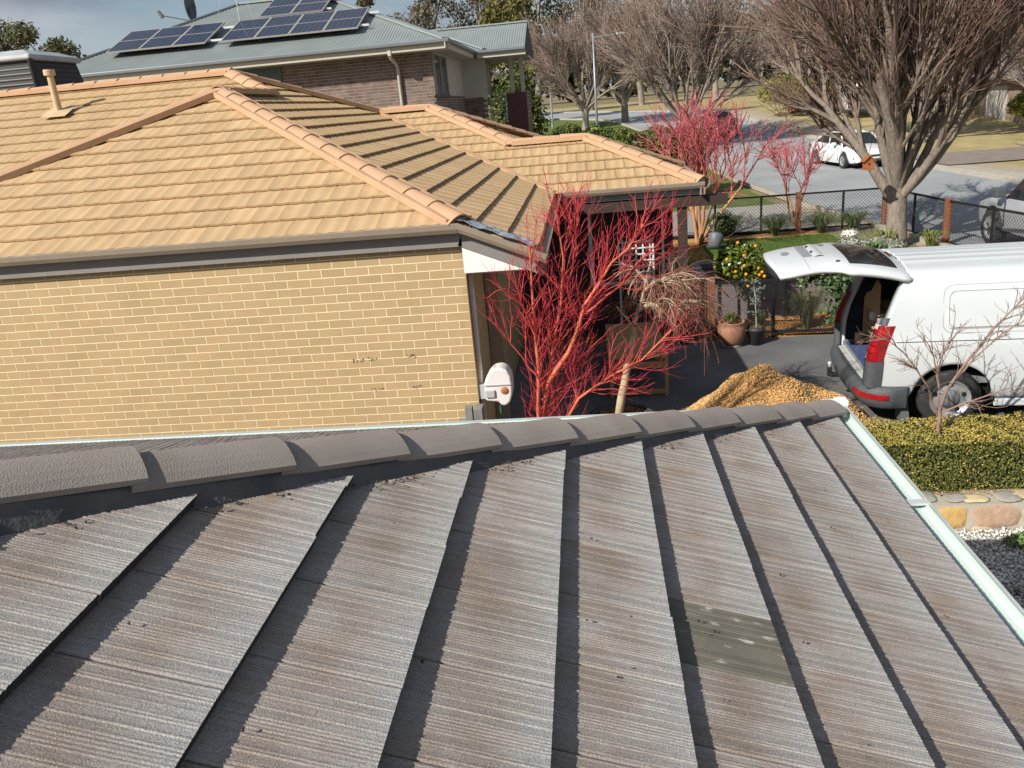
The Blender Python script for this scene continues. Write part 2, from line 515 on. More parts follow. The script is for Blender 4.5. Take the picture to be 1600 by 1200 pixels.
# the ribbed flat tile: x downslope (0 = lower edge), y across, z proud of the roof plane
GA, TW = 0.34, 0.300
ribs = [.007, .018, .048, .058, .086, .096, .106, .116, .126, .136, .162, .192, .202, .228, .256, .266, .290]
rh = [2.4, 1.8, 3.2, 1.8, 2, 2, 2.2, 2, 2.2, 2, 3.2, 2.8, 1.8, 2.2, 3.2, 1.8, 2.6]
prof = [(0.001, -.002)]
for y, h in zip(ribs, rh):
    prof += [(y - .0042, 0), (y - .0018, h * .00065), (y + .0018, h * .00065), (y + .0042, -.0003)]
prof += [(0.2985, -.002)]
def tile_mesh(name, prof, length, rise, thick, wave=0.0, ns=1):
    vs = []; n = len(prof)
    for k in range(ns + 1):
        s = -length * k / ns
        for y, h in prof:
            z = h - rise * k / ns
            vs.append((s, y, z))
    for s, dz in ((0, 0), (-length, rise)):
        for y, h in prof:
            vs.append((s, y, -thick - dz + (h * wave)))
    fs = []
    for k in range(ns):
        for j in range(n - 1):
            a = k * n + j
            fs.append((a, a + 1, a + n + 1, a + n))
    b = (ns + 1) * n
    for j in range(n - 1):
        fs.append((j, b + j, b + j + 1, j + 1))                 # butt
        fs.append((ns * n + j, ns * n + j + 1, b + n + j + 1, b + n + j))
    fs.append((0, ns * n, b + n, b)); fs.append((n - 1, b + n - 1, b + 2 * n - 1, ns * n + n - 1))
    fs.append((b, b + n, b + 2 * n - 1, b + n - 1))
    me = bpy.data.meshes.new(name)
    me.from_pydata(vs, [], fs)
    bm = bmesh.new(); bm.from_mesh(me); bmesh.ops.recalc_face_normals(bm, faces=bm.faces)
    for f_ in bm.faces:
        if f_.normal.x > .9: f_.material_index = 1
    bm.to_mesh(me); bm.free()
    return me
ME_TILE = tile_mesh('roof_tile', prof, 0.405, 0.0440, 0.027)
ME_TILE.materials.append(m_tile)
m_butt = mat('shade_grime_tile_edge', (0.050, 0.046, 0.042), (0.025, .024, .023), noise=40, rough=.95, bump=(90, .8, .006))  # butt faces: edge grime, with their shade painted in as near-black colour
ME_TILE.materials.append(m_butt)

def cut_mesh(me, M, planes, name):
    """copy of me with M applied, cut by world planes (co, no); keeps the side opposite to no; returns mesh in local space or None"""
    bm = bmesh.new(); bm.from_mesh(me)
    bm.transform(M)
    for co, no in planes:
        g = bm.verts[:] + bm.edges[:] + bm.faces[:]
        if not g: break
        r = bmesh.ops.bisect_plane(bm, geom=g, dist=1e-5, plane_co=co, plane_no=no, clear_outer=True)
        es = [e for e in r['geom_cut'] if isinstance(e, bmesh.types.BMEdge)]
        if es:
            try: bmesh.ops.contextual_create(bm, geom=es)
            except Exception: pass
    if len(bm.faces) < 3:
        bm.free(); return None
    bm.transform(M.inverted())
    out = bpy.data.meshes.new(name)
    bm.to_mesh(out); bm.free()
    for mm in me.materials: out.materials.append(mm)
    return out

def lay_tiles(me, origin, udir, vdown, ucount, courses, width, gauge, planes, parent, name, limit, rng, jit=0.0016, stagger=True, stuff_name=None, start=0.0):
    """tiles on a roof face. origin: point on the eave line; udir along the eave; vdown down the slope.
    planes: world half-spaces (co,no) that bound the face. The biggest `limit` come out as parts, the rest as one part."""
    udir, vdown = Vector(udir).normalized(), Vector(vdown).normalized()
    nrm = vdown.cross(udir)
    if nrm.z < 0: nrm.negate()
    got = []
    # local axes: x=vdown, y=udir (or -udir to stay right-handed)
    yv = udir if vdown.cross(udir).z > 0 else -udir
    for c in courses:
        so = (0.5 * width if (c % 2 and stagger) else 0.0) + start
        for i in range(ucount[0], ucount[1]):
            p = Vector(origin) + udir * (i * width + so) - vdown * (c * gauge)
            if yv != udir: p = p + udir * width
            M = Matrix((( vdown.x, yv.x, nrm.x, p.x), (vdown.y, yv.y, nrm.y, p.y), (vdown.z, yv.z, nrm.z, p.z), (0, 0, 0, 1)))
            M = M @ Matrix.Translation((rng.normal() * jit, 0, abs(rng.normal()) * jit * 0.35)) @ Matrix.Rotation(rng.normal() * 0.0016, 4, 'Z')
            # corners test
            cs = [M @ Vector(q) for q in ((0, 0, 0), (0, width, 0), (-gauge * 1.2, 0, 0), (-gauge * 1.2, width, 0))]
            inside = True; need = []
            for co, no in planes:
                d = [(q - Vector(co)).dot(Vector(no)) for q in cs]
                if min(d) > -0.02: inside = False; break
                if max(d) > 0: need.append((co, no))
            if not inside: continue
            m2 = me
            if need:
                m2 = cut_mesh(me, M, need, name)
                if m2 is None: continue
            ctr = M @ Vector((-gauge / 2, width / 2, 0))
            got.append((ctr, m2, M))
    return got

def place_tiles(got, parent, name, limit, stuff_name, m):
    cp = Vector((0, 0, CAMZ))
    def vis(c):
        d = c - cp
        return d.length
    got.sort(key=lambda t: vis(t[0]))
    res = []
    rest = MB()
    inv = Matrix.Translation(-Vector(parent.location))
    bm = None
    for k, (c, me, M) in enumerate(got):
        if k < limit:
            o = bpy.data.objects.new(name, me); COL.objects.link(o)
            o.parent = parent; o.matrix_basis = inv @ M
            res.append((o, c))
        else:
            if bm is None: bm = bmesh.new()
            t = me.copy(); t.transform(M); bm.from_mesh(t); bpy.data.meshes.remove(t)
    if bm is not None:
        me = bpy.data.meshes.new(stuff_name); bm.to_mesh(me); bm.free()
        for mm in got[-1][1].materials: me.materials.append(mm)
        o = link(stuff_name, me, m, parent); o['kind'] = 'stuff'
    return res

rng = np.random.default_rng(5)
hn = -SV
pl_e = [((0, HIP, 0), hn)]                        # keep y < x+HIP
eo = (XE, -1.8, zr(XE))
got = lay_tiles(ME_TILE, eo, (0, 1, 0), (CP, 0, -SP), (0, 24), range(0, 13), TW, GA, pl_e, house1, 'roof_tile', 400, rng, start=-0.09)
east = place_tiles(got, house1, 'roof_tile', 290, 'roof_tiles_upper', m_tile)
# the replaced tile
best = min(east, key=lambda t: (t[0].matrix_basis.translation + Vector(house1.location) - Vector((0.50, 1.92, 2.30))).length)
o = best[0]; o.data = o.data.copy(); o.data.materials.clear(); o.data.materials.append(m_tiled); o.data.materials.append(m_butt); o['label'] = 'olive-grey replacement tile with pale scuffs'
for o, c in east[::9]:
    pass
# other face, seen edge-on: joined
pl_n = [((0, HIP, 0), -hn), ((-5, 0, 0), Vector((-1, 0, 0)))]
got = lay_tiles(ME_TILE, (XE, YN, zr(XE)), (-1, 0, 0), (0, CN, -SN_), (0, 20), range(0, 9), TW, GA, pl_n, house1, 'roof_tile', 0, rng)
place_tiles(got, house1, 'roof_tile', 0, 'roof_tiles_far_slope', m_tile)
# sarking below the tiles
sk = MB()
dz = -0.075
def zp(x, y): return 0
sk.add([(XE - .06, -9, zr(XE) + dz), (XE - .06, YN - .06, zr(XE) + dz), (-2.6, -2.6 * HM + HIP, zr(-2.6) + dz), (-2.6, -9, zr(-2.6) + dz), (-9.5, YN - .06, zr(XE) + dz), (-9.5, -2.6 * HM + HIP, zr(-2.6) + dz)],
       [(0, 1, 2, 3), (1, 4, 5, 2), (3, 2, 5)])
sk.build('sarking', mat('sarking_dark', (0.05, 0.05, 0.055), var=0.05), house1)

# hip capping
CL = 0.42
def cap_mesh(name, half, rise, drop, length, taper=0.010, n=10, thick=0.016):
    """arched cap: x along (0 = upper end), y across; the lower end is proud"""
    vs = []; fs = []
    for k, (x, lift, w) in enumerate(((0, -taper, .94), (length, taper, 1.0))):
        for j in range(n + 1):
            t = -1 + 2 * j / n
            z = rise * (1 - abs(t) ** 2.2) - drop * abs(t) ** 1.5
            vs.append((x, half * t * w, z + lift))
    m = n + 1
    for k, (x, lift, w) in enumerate(((0, -taper, .94), (length, taper, 1.0))):
        for j in range(n + 1):
            t = -1 + 2 * j / n
            z = rise * (1 - abs(t) ** 2.2) - drop * abs(t) ** 1.5 - thick
            vs.append((x, half * t * w * .96, z + lift))
    for j in range(n):
        fs += [(j, j + 1, m + j + 1, m + j), (2 * m + j, 3 * m + j, 3 * m + j + 1, 2 * m + j + 1), (m + j, m + j + 1, 3 * m + j + 1, 3 * m + j), (j, 2 * m + j, 2 * m + j + 1, j + 1)]
    fs += [(0, m, 3 * m, 2 * m), (n, 2 * m + n, 3 * m + n, m + n)]
    me = bpy.data.meshes.new(name); me.from_pydata(vs, [], fs)
    bm = bmesh.new(); bm.from_mesh(me); bmesh.ops.recalc_face_normals(bm, faces=bm.faces); bm.to_mesh(me); bm.free()
    return me
def lay_caps(me, P, Q, spacing, lift, parent, name, rng, over=0.0):
    """caps from the lower point P up to Q; each upper one laps over the one below"""
    P, Q = Vector(P), Vector(Q)
    d = (P - Q).normalized()                   # downhill
    L_ = (P - Q).length
    side = Vector((0, 0, 1)).cross(d)
    side.normalize(); up = d.cross(side)
    n = int(round(L_ / spacing))
    sp = L_ / max(1, n)
    inv = Matrix.Translation(-Vector(parent.location))
    out = []
    for k in range(n):
        p = P - d * ((k + 1) * sp) + up * lift
        M = Matrix(((d.x, side.x, up.x, p.x), (d.y, side.y, up.y, p.y), (d.z, side.z, up.z, p.z), (0, 0, 0, 1)))
        M = M @ Matrix.Rotation(rng.normal() * .006, 4, 'Z') @ Matrix.Translation((0, rng.normal() * .003, 0))
        o = bpy.data.objects.new(name, me); COL.objects.link(o)
        o.parent = parent; o.matrix_basis = inv @ M
        out.append(o)
    return out
m_cap = mat('weathered_cap', (0.285, 0.245, 0.212), (0.345, 0.30, 0.265), noise=5, objr=0.07, rough=0.9, bump=(240, 0.6, 0.004), spec=0.25)
ME_CAP = cap_mesh('ridge_cap', 0.116, 0.046, 0.008, 0.455, taper=0.0105); ME_CAP.materials.append(m_cap)
hp0 = Vector((XE - .03, YN - .035, zr(XE - .03) - .045)); hp1 = Vector((-2.62, -2.62 * HM + HIP, zr(-2.62)))
lay_caps(ME_CAP, hp0 + Vector((0, 0, 0)), hp1, 0.412, 0.034, house1, 'ridge_cap', rng)
# grey flexible pointing under the caps
m_point = mat('grey_pointing', (0.115, 0.112, 0.112), (0.075, 0.075, 0.08), noise=10, stretch=(1, 1, 1), rough=0.9, bump=(60, 0.5, 0.008))
nseg = 90
pm = MB()
rr_ = random.Random(3)
for sgn in (1, -1):
    sidev = SV * sgn
    rows = []
    for k in range(nseg + 1):
        t = k / nseg
        c = hp0.lerp(hp1, t)
        # tooth profile of the courses below: the bedding fills down to the tile surface
        row = []
        for wv, zz in ((0.050, 0.040), (0.100, 0.016), (0.108, 0.004), (0.134 + rr_.uniform(-.004, .008), -0.046)):
            row.append(c + sidev * wv + Vector((0, 0, zz + (rr_.uniform(-.003, .003)) - (0.0 if zz > 0 else 0.015))))
        rows.append(row)
    vs, fs = grid(nseg + 1, 4, lambda i, j: rows[i][j])
    pm.add(vs, fs)
pm.build('pointing', m_point, house1)

# gutters
m_gut_in = mat('pale_mint_gutter', (0.56, 0.66, 0.605), (0.50, 0.59, 0.545), noise=3, rough=0.4, stretch=(1, .3, 1))
m_gut_out = mat('gutter_grey', (0.33, 0.36, 0.36), var=0.06, rough=0.45)
def gutter(name, prof2, pts, m, parent):
    """prof2: list (offset out, z); pts: (origin, dir) of outward"""
    (p0, p1, outv) = pts
    p0, p1, outv = Vector(p0), Vector(p1), Vector(outv)
    vs, fs = grid(2, len(prof2), lambda i, j: (p0 if i == 0 else p1) + outv * prof2[j][0] + Vector((0, 0, prof2[j][1])))
    o = MB().add(vs, fs).build(name, m, parent)
    s = o.modifiers.new('solid', 'SOLIDIFY'); s.thickness = 0.004
    return o
gp = [(-.05, -.03), (-.05, -.058), (-.035, -.066), (.040, -.066), (.044, -.070), (.052, -.070), (.056, -.066), (.085, -.066), (.104, -.058), (.110, -.03)]
ge_ = zr(XE)
gutter('gutter', gp, ((XE, -9, ge_), (XE, YN + .09, ge_), (1, 0, 0)), m_gut_in, house1)
gutter('gutter_lip', [(.1115, -.115), (.1125, -.04), (.114, -.026), (.122, -.022), (.128, -.028), (.126, -.115)], ((XE, -9, ge_), (XE, YN + .122, ge_), (1, 0, 0)), m_gut_out, house1)
gutter('gutter', gp, ((XE + .09, YN, ge_), (-9.5, YN, ge_), (0, 1, 0)), m_gut_in, house1)
gutter('gutter_lip', [(.1115, -.115), (.1125, -.04), (.114, -.026), (.122, -.022), (.128, -.028), (.126, -.115)], ((XE + .122, YN, ge_), (-9.5, YN, ge_), (0, 1, 0)), m_gut_out, house1)
mb = MB()
mb.box(XE + .062, XE + .135, YN + .06, YN + .15, ge_ - .03, ge_ + .012)
mb.box(XE - .01, XE + .06, YN + .09, YN + .14, ge_ - .05, ge_ + .004)
mb.build('gutter_corner', mat('white_plastic', (0.75, 0.76, 0.74), var=0.03, rough=0.4), house1, bevel=0.008)
for yy in (3.62, 1.15):
    mb = MB(); mb.box(XE - .02, XE + .12, yy, yy + .045, ge_ - .034, ge_ - .022); mb.box(XE - .02, XE - .012, yy, yy + .045, ge_ - .07, ge_ - .022)
    mb.build('gutter_strap', mat('zinc', (0.62, 0.65, 0.63), var=0.08, rough=0.4, metal=0.3), house1)
# leaf crumbs caught under the capping and on the tiles
n = 420
C = []
for k in range(n):
    t = rng.uniform(0.0, 0.95)
    c = hp0.lerp(hp1, t); sv = SV
    u = 0.138 + abs(rng.normal()) * 0.02 if k < 330 else rng.uniform(.2, 1.6)
    q = c + sv * u
    if q.x > XE - .05: continue
    q.z = zr(q.x) - (0.013 if k >= 330 else .014)
    C.append(tuple(q))
C = np.array(C)
o = link('leaf_litter', chunk_mesh('leaf_litter', C, rng.uniform(.003, .008, len(C)), rng, 0.4), mat('dead_leaf', (0.05, 0.035, 0.025), var=0.3, island=0.4), None)
tag(o, 'dark crumbs of leaf litter caught along the grey hip capping', 'litter', kind='stuff')

# ================================================================== TAN HOUSE
tp = 0.414
PC, PS = math.cos(math.atan(tp)), math.sin(math.atan(tp))
EX, EZ = -0.50, 2.58
def zE(X): return EZ - tp * (X - EX)
tan = thing('tan_brick_house', 'single-storey tan brick house with ochre tiled hip roof', 'house', (-5, 11, 0))
m_brick = mat('tan_brick', (0.425, 0.300, 0.152), (0.465, 0.330, 0.172), noise=3, objr=0.055, rough=0.85, bump=(120, 0.25, 0.003))
m_brick_i = mat('tan_brick_far', (0.425, 0.300, 0.152), (0.465, 0.330, 0.172), noise=3, island=0.055, rough=0.85, bump=(120, 0.25, 0.003))
m_mort = mat('cream_mortar', (0.84, 0.73, 0.50), (0.78, 0.66, 0.44), noise=14, rough=0.95)
WY, WX = 7.695, -1.222
wall = MB().box(-9.0, WX - .0005, WY + .0005, 7.95, -.55, 2.72)
wall.box(-1.45, WX - .0005, 7.95, 13.3, 0.0, 2.60)
wall_o = wall.build('wall', m_mort, tan)
BL, BH, MJ = 0.24, 0.086, 0.0098
me_b = MB().box(0, BL - MJ, -.001, .05, 0, BH - MJ).mesh('brick'); me_b.materials.append(m_brick)
me_h = MB().box(0, BL / 2 - MJ, -.001, .05, 0, BH - MJ).mesh('brick_half'); me_h.materials.append(m_brick)
J0 = 2.593
rngb = np.random.default_rng(21)
rest = []
spots = []
for r in range(-1, 30):                       # row r lies between joint r and r+1
    zb = J0 - (r + 1) * BH + MJ / 2
    half = (r % 2 == 0)
    x = WX
    k = 0
    while x > -8.6:
        Lb = BL / 2 if (half and k == 0) else BL
        spots.append((r, k, x - Lb + MJ if k or not half else x - Lb + MJ, zb, half and k == 0))
        x -= Lb; k += 1
vis = [s for s in spots if -1 <= s[0] <= 21]
vis.sort(key=lambda s: -s[2])
pick = set(id(s) for s in vis[:299])
chips = {}
for s in spots:
    r, k, x, zb, hf = s
    y = WY + abs(rngb.normal()) * -.0006
    if id(s) in pick:
        o = bpy.data.objects.new('brick', me_h if hf else me_b); COL.objects.link(o)
        o.parent = wall_o; o.location = (x, y, zb)
    else:
        rest.append((x, y, zb, BL / 2 - MJ if hf else BL - MJ))
mb = MB()
for x, y, z, l in rest:
    mb.box(x, x + l, y - .001, y + .05, z, z + BH - MJ)
o = mb.build('brickwork', m_brick_i, wall_o); o['kind'] = 'stuff'
mb = MB()
for r in range(-1, 30):
    zb = J0 - (r + 1) * BH + MJ / 2
    y = WY + (0.0 if r % 2 else BL / 2) + .115
    mb.box(WX - .05, WX + .003, WY - .0025, y - MJ, zb, zb + BH - MJ)
    while y < 13.2:
        mb.box(WX - .05, WX + .003, y, y + BL - MJ, zb, zb + BH - MJ); y += BL
o = mb.build('brickwork_side', m_brick_i, wall_o); o['kind'] = 'stuff'
# chipped spots
mch = mat('chipped_brick', (0.52, 0.44, 0.32), (0.10, 0.085, 0.07), noise=60, rough=0.95)
for (cx, cz, w) in ((-7.86, 2.44, .05), (-2.42, 1.555, .06), (-2.27, 1.565, .045), (-1.86, 1.575, .05), (-2.27, 1.235, .07), (-1.84, 1.24, .045)):
    C = np.array([(cx + rngb.uniform(-w, w), WY - .004, cz + rngb.uniform(-.018, .018)) for _ in range(14)])
    link('chipped_patch', chunk_mesh('chipped_patch', C, rngb.uniform(.006, .018, 14), rngb, .3), mch, wall_o)

# ---- roof
m_ttile = mat('ochre_tile', (0.505, 0.350, 0.192), (0.435, 0.298, 0.160), noise=2.2, objr=0.055, rough=0.8, bump=(110, 0.25, 0.004), spec=0.3)
m_tcap = mat('ochre_cap', (0.515, 0.325, 0.195), (0.465, 0.290, 0.172), noise=4, objr=0.05, rough=0.85, bump=(110, 0.3, 0.004), spec=0.3)
tprof = []
for j in range(13):
    t = j / 12
    tprof.append((0.002 + t * 0.2955, 0.0032 * math.cos(2 * math.pi * 2 * t) + (0.003 if j == 0 else 0) - (0.008 if j == 12 else 0)))
ME_TT = tile_mesh('roof_tile', tprof, 0.40, 0.036, 0.022, wave=0.9); ME_TT.materials.append(m_ttile)
tg, tw = 0.333, 0.30
UP = Vector((0, 0, 1))
# faces as half-spaces in plan
def HS(px, py, nx, ny): return ((px, py, 0), Vector((nx, ny, 0)).normalized())
rt = np.random.default_rng(8)
allg = []
P1 = Vector((-4.87, 11.25, zE(-4.87)))
S1Y = 7.62
def zS1(Y): return P1.z - tp * (P1.y - Y)
# wing, facing the camera
allg += lay_tiles(ME_TT, (-9.5, S1Y - .03, zS1(S1Y - .03)), (1, 0, 0), (0, -PC, -PS), (0, 30), range(0, 13), tw, tg,
                  [HS(P1.x, P1.y, 1, 1), HS(P1.x, P1.y, -1, 1), HS(-8.65, 0, -1, 0)], tan, 'roof_tile', 0, rt)
# main, facing the camera, behind the wing
MR = Vector((-5.87, 14.1, 4.803))
def zS0(Y): return MR.z - tp * (MR.y - Y)
allg += lay_tiles(ME_TT, (-16, 8.74, zS0(8.74)), (1, 0, 0), (0, -PC, -PS), (0, 40), range(4, 18), tw, tg,
                  [HS(MR.x, MR.y, 1, 1), HS(-4.9, 13.07, 1, -1), HS(0, MR.y, 0, 1)], tan, 'roof_tile', 0, rt)
# east face
base = [HS(-1.22, S1Y - .02, 0, -1), HS(MR.x, MR.y, -1, 1), HS(-0.5, 12.65, 1, 1)]
eo_ = (EX, 7.0, EZ)
allg += lay_tiles(ME_TT, eo_, (0, 1, 0), (PC, 0, -PS), (0, 34), range(0, 16), tw, tg, base + [HS(P1.x, P1.y, -1, -1), HS(-4.87, 0, -1, 0)], tan, 'roof_tile', 0, rt)
allg += lay_tiles(ME_TT, eo_, (0, 1, 0), (PC, 0, -PS), (0, 34), range(10, 18), tw, tg, base + [HS(MR.x, MR.y, -1, -1), HS(-4.87, 0, 1, 0)], tan, 'roof_tile', 0, rt)
# porch wing facing the camera
PY = 12.65
def zS2(Y): return EZ + tp * (Y - PY)
allg += lay_tiles(ME_TT, (-4.2, PY - .03, zS2(PY - .03)), (1, 0, 0), (0, -PC, -PS), (0, 22), range(0, 7), tw, tg,
                  [HS(-0.5, 12.65, -1, -1), HS(1.72, 12.65, 1, 1), HS(0, 14.34, 0, 1)], tan, 'roof_tile', 0, rt)
allg += lay_tiles(ME_TT, (-4.2, PY - .03, zS2(PY - .03)), (1, 0, 0), (0, -PC, -PS), (0, 22), range(4, 13), tw, tg,
                  [HS(-0.5, 12.65, -1, -1), HS(-2.9, 16.06, 1, 1), HS(0, 14.34, 0, -1), HS(0, 16.06, 0, 1)], tan, 'roof_tile', 0, rt)
place_tiles(allg, tan, 'roof_tile', 300, 'roof_tiles_distant', m_ttile)
# underlay and hidden slopes
und = MB(); d = Vector((0, 0, -.07))
def tri(*p): und.tri(*[Vector(q) + d for q in p])
A = Vector((-1.22, S1Y, zS1(S1Y)))
W0 = Vector((-8.62, S1Y + .1, zS1(S1Y)))
tri(A, P1, W0)
tri(A, (EX, S1Y, EZ), (EX, 12.65, EZ), (-3.91, 16.06, zE(-3.91)), MR, (-4.87, 13.07, zE(-4.87)), P1)
tri((-16, 14.1, MR.z), MR, (-4.9, 13.07, zS0(13.07)), (-9.24, 8.74, EZ), (-16, 8.74, EZ))
tri(P1, (-4.87, 13.07, P1.z), (-9.24, 8.74, EZ), (-8.62, 7.62, zS1(S1Y)))
tri((-16, 14.1, MR.z), MR, (-3.91, 16.06, 3.99), (-3.9, 19.4, 2.58), (-16, 19.4, 2.58))
R2 = Vector((-2.9, 16.06, 3.99)); R2b = Vector((-1.24, 14.34, 3.28)); R3 = Vector((.03, 14.34, 3.28))
tri((-.5, 12.65, EZ), (1.72, 12.65, EZ), R3, R2b, R2, (-3.91, 16.06, 3.99))
tri(R3, (1.72, 12.65, EZ), (1.72, 16.03, EZ))
tri(R3, (1.72, 16.03, EZ), (.5, 16.03, EZ), R2b)
tri(R2b, R2, (.5, 19.46, EZ), (.5, 16.03, EZ))
tri(R2, (-3.91, 16.06, 3.99), (-3.9, 19.46, EZ), (.5, 19.46, EZ))
und.build('roof_underlay', m_ttile, tan)
ME_TC = cap_mesh('ridge_cap', 0.150, 0.045, 0.035, 0.45, taper=0.008); ME_TC.materials.append(m_tcap)
def caps(P, Q, lift=.03): lay_caps(ME_TC, P, Q, 0.40, lift, tan, 'ridge_cap', rt)
caps(A + Vector((0, 0, .0)), P1)
caps(W0, P1)
caps(P1, (-4.87, 13.07, P1.z))
caps((-4.87, 13.07, zE(-4.87)), MR)
caps(MR, (-12.3, 14.1, MR.z))
caps((-3.91, 16.06, 3.99), MR)
caps((-3.95, 16.06, 3.99), R2)
caps(R2b, R2)
caps(R2b + Vector((-.1, 0, 0)), R3)
caps((1.70, 12.67, EZ), R3)
caps((1.72, 16.03, EZ), R3)
caps((.5, 19.46, EZ), R2)
# pointing beds
bed = MB()
for a, b in ((A, P1), (W0, P1), (P1, Vector((-4.87, 13.07, P1.z))), (MR, Vector((-12.3, 14.1, MR.z))), (Vector((-3.91, 16.06, 3.99)), MR), (R2b, R2), (R2, Vector((-3.95, 16.06, 3.99))), (R2b, R3), (Vector((1.70, 12.67, EZ)), R3)):
    bed.bar(a + Vector((0, 0, .0)), Vector(b) + Vector((0, 0, .0)), .30, .07)
bed.build('pointing', m_tcap, tan)
# valley flashing
mz = mat('zinc_flashing', (0.42, 0.47, 0.50), (0.30, 0.34, 0.37), noise=14, metal=0.35, rough=0.4, bump=(18, .9, .012))
MB().bar((-0.5, 12.65, EZ + .0), (-3.8, 15.95, 3.95), .10, .03).build('valley_flashing', m_tcap, tan)
# folded metal at the rake end
fl = MB()
vs, fs = grid(12, 4, lambda i, j: (-1.22 + .70 * i / 11, S1Y - .09 + .075 * j + .012 * math.sin(i * 2.1 + j), zE(-1.22 + .70 * i / 11) + .05 - .012 * abs(j - 1.5) + .014 * math.sin(i * 1.7 + j * 2)))
fl.add(vs, fs)
o = fl.build('rake_flashing', mz, tan); o.modifiers.new('s', 'SOLIDIFY').thickness = .004
# gutters, fascia
m_gtop = mat('gutter_taupe', (0.31, 0.255, 0.195), var=0.05, rough=0.45)
m_fas = mat('fascia_grey', (0.23, 0.215, 0.20), var=0.05, rough=0.5)
def gut(p0, p1, outv, parent, zf=-.24):
    g2 = [(-.02, -.02), (-.02, -.10), (.07, -.10), (.095, -.06), (.105, -.012), (.090, -.006), (.088, -.03)]
    gutter('gutter', g2, (p0, p1, outv), m_gtop, parent)
    a, b, n_ = Vector(p0), Vector(p1), Vector(outv)
    q = MB().bar(a + n_ * -.035 + Vector((0, 0, (zf - .03) / 2)), b + n_ * -.035 + Vector((0, 0, (zf - .03) / 2)), .024, -(zf + .03))
    q.build('fascia', m_fas, parent)
gut((-9.0, S1Y - .02, A.z), (-1.215, S1Y - .02, A.z), (0, -1, 0), tan)
gut((-1.215, S1Y - .02, A.z), (EX + .08, S1Y - .02, zE(EX + .08)), (0, -1, 0), tan)
gut((EX, S1Y - .1, EZ), (EX, 12.6, EZ), (1, 0, 0), tan, -.2)
gut((EX + .1, PY, EZ), (1.74, PY, EZ), (0, -1, 0), tan, -.20)
gut((1.72, PY - .08, EZ), (1.72, 16.0, EZ), (1, 0, 0), tan, -.20)
MB().add([(-1.222, 7.640, 2.66), (-1.222, 7.640, 2.385), (-.50, 7.640, 2.385), (-.50, 7.640, 2.42), (-1.222, 7.66, 2.66), (-1.222, 7.66, 2.385), (-.50, 7.66, 2.385), (-.50, 7.66, 2.42)],
         [(0, 1, 2, 3), (4, 7, 6, 5), (0, 3, 7, 4), (1, 5, 6, 2), (2, 6, 7, 3)]).build('eave_end_panel', mat('white_paint', (0.80, 0.79, 0.75), var=0.02, rough=0.5), tan)
MB().box(-1.215, -.52, 7.662, 12.6, 2.37, 2.384).build('soffit', mat('soffit_tan', (0.55, 0.5, 0.42), var=.03), tan)
m_pipe = mat('downpipe_white', (0.62, 0.60, 0.55), var=.04, rough=.4)
MB().cyl((-1.195, 7.80, 0), (-1.195, 7.80, 2.37), .028, n=10).build('conduit', m_pipe, tan, sm=True)
MB().box(-1.21, -1.06, 8.9, 8.99, 0, 2.37).build('downpipe', m_gtop, tan)
# dark porch front behind the patio
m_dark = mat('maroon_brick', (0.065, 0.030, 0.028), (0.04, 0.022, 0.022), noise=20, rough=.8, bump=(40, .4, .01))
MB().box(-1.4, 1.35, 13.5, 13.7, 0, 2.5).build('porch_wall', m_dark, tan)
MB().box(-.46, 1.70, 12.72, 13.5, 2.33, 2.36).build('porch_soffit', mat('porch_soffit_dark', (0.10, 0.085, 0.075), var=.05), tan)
MB().box(-.45, 2.10, 12.70, 12.80, 2.20, 2.36).build('porch_beam', mat('dark_timber', (0.055, 0.035, 0.026), (0.03, 0.02, 0.016), noise=10, stretch=(1, 8, 8)), tan, bevel=.004)
MB().box(1.36, 1.50, 12.74, 12.86, 0, 2.2).build('porch_post', MATS['dark_timber'], tan, bevel=.005)  # the post's shade is put into its colour with the dark timber
m_glass = mat('dark_glass', (0.012, 0.014, 0.017), var=.1, rough=.08, spec=.6)
m_frame = mat('white_frame', (0.66, 0.65, 0.61), var=.03, rough=.45)
w_o = MB().box(.02, 1.18, 13.47, 13.50, .95, 2.20).build('window', m_glass, tan)
mb = MB().box(-.03, .03, 13.45, 13.50, .9, 2.2).box(1.16, 1.2, 13.45, 13.50, .9, 2.2).box(.03, 1.16, 13.45, 13.50, .9, .95)
mb.build('window_frame', m_frame, w_o)
# white lattice
lat = thing('lattice_panel', 'small white timber lattice standing against the dark porch', 'lattice', (1.0, 13.3, 1.0))
for i in range(5):
    MB().box(.72 + .11 * i, .745 + .11 * i, 13.290, 13.302, .95, 1.55).build('slat', m_frame, lat)
for i in range(6):
    MB().box(.68, 1.22, 13.276, 13.288, .99 + .10 * i, 1.015 + .10 * i).build('slat', m_frame, lat)
MB().box(.66, .69, 13.27, 13.31, 0, 1.58).build('post', m_frame, lat)
MB().box(1.21, 1.24, 13.27, 13.31, 0, 1.58).build('post', m_frame, lat)

for _o in lat.children: _o.location = (-.22, 0, .12 if _o.name.startswith('slat') else 0)
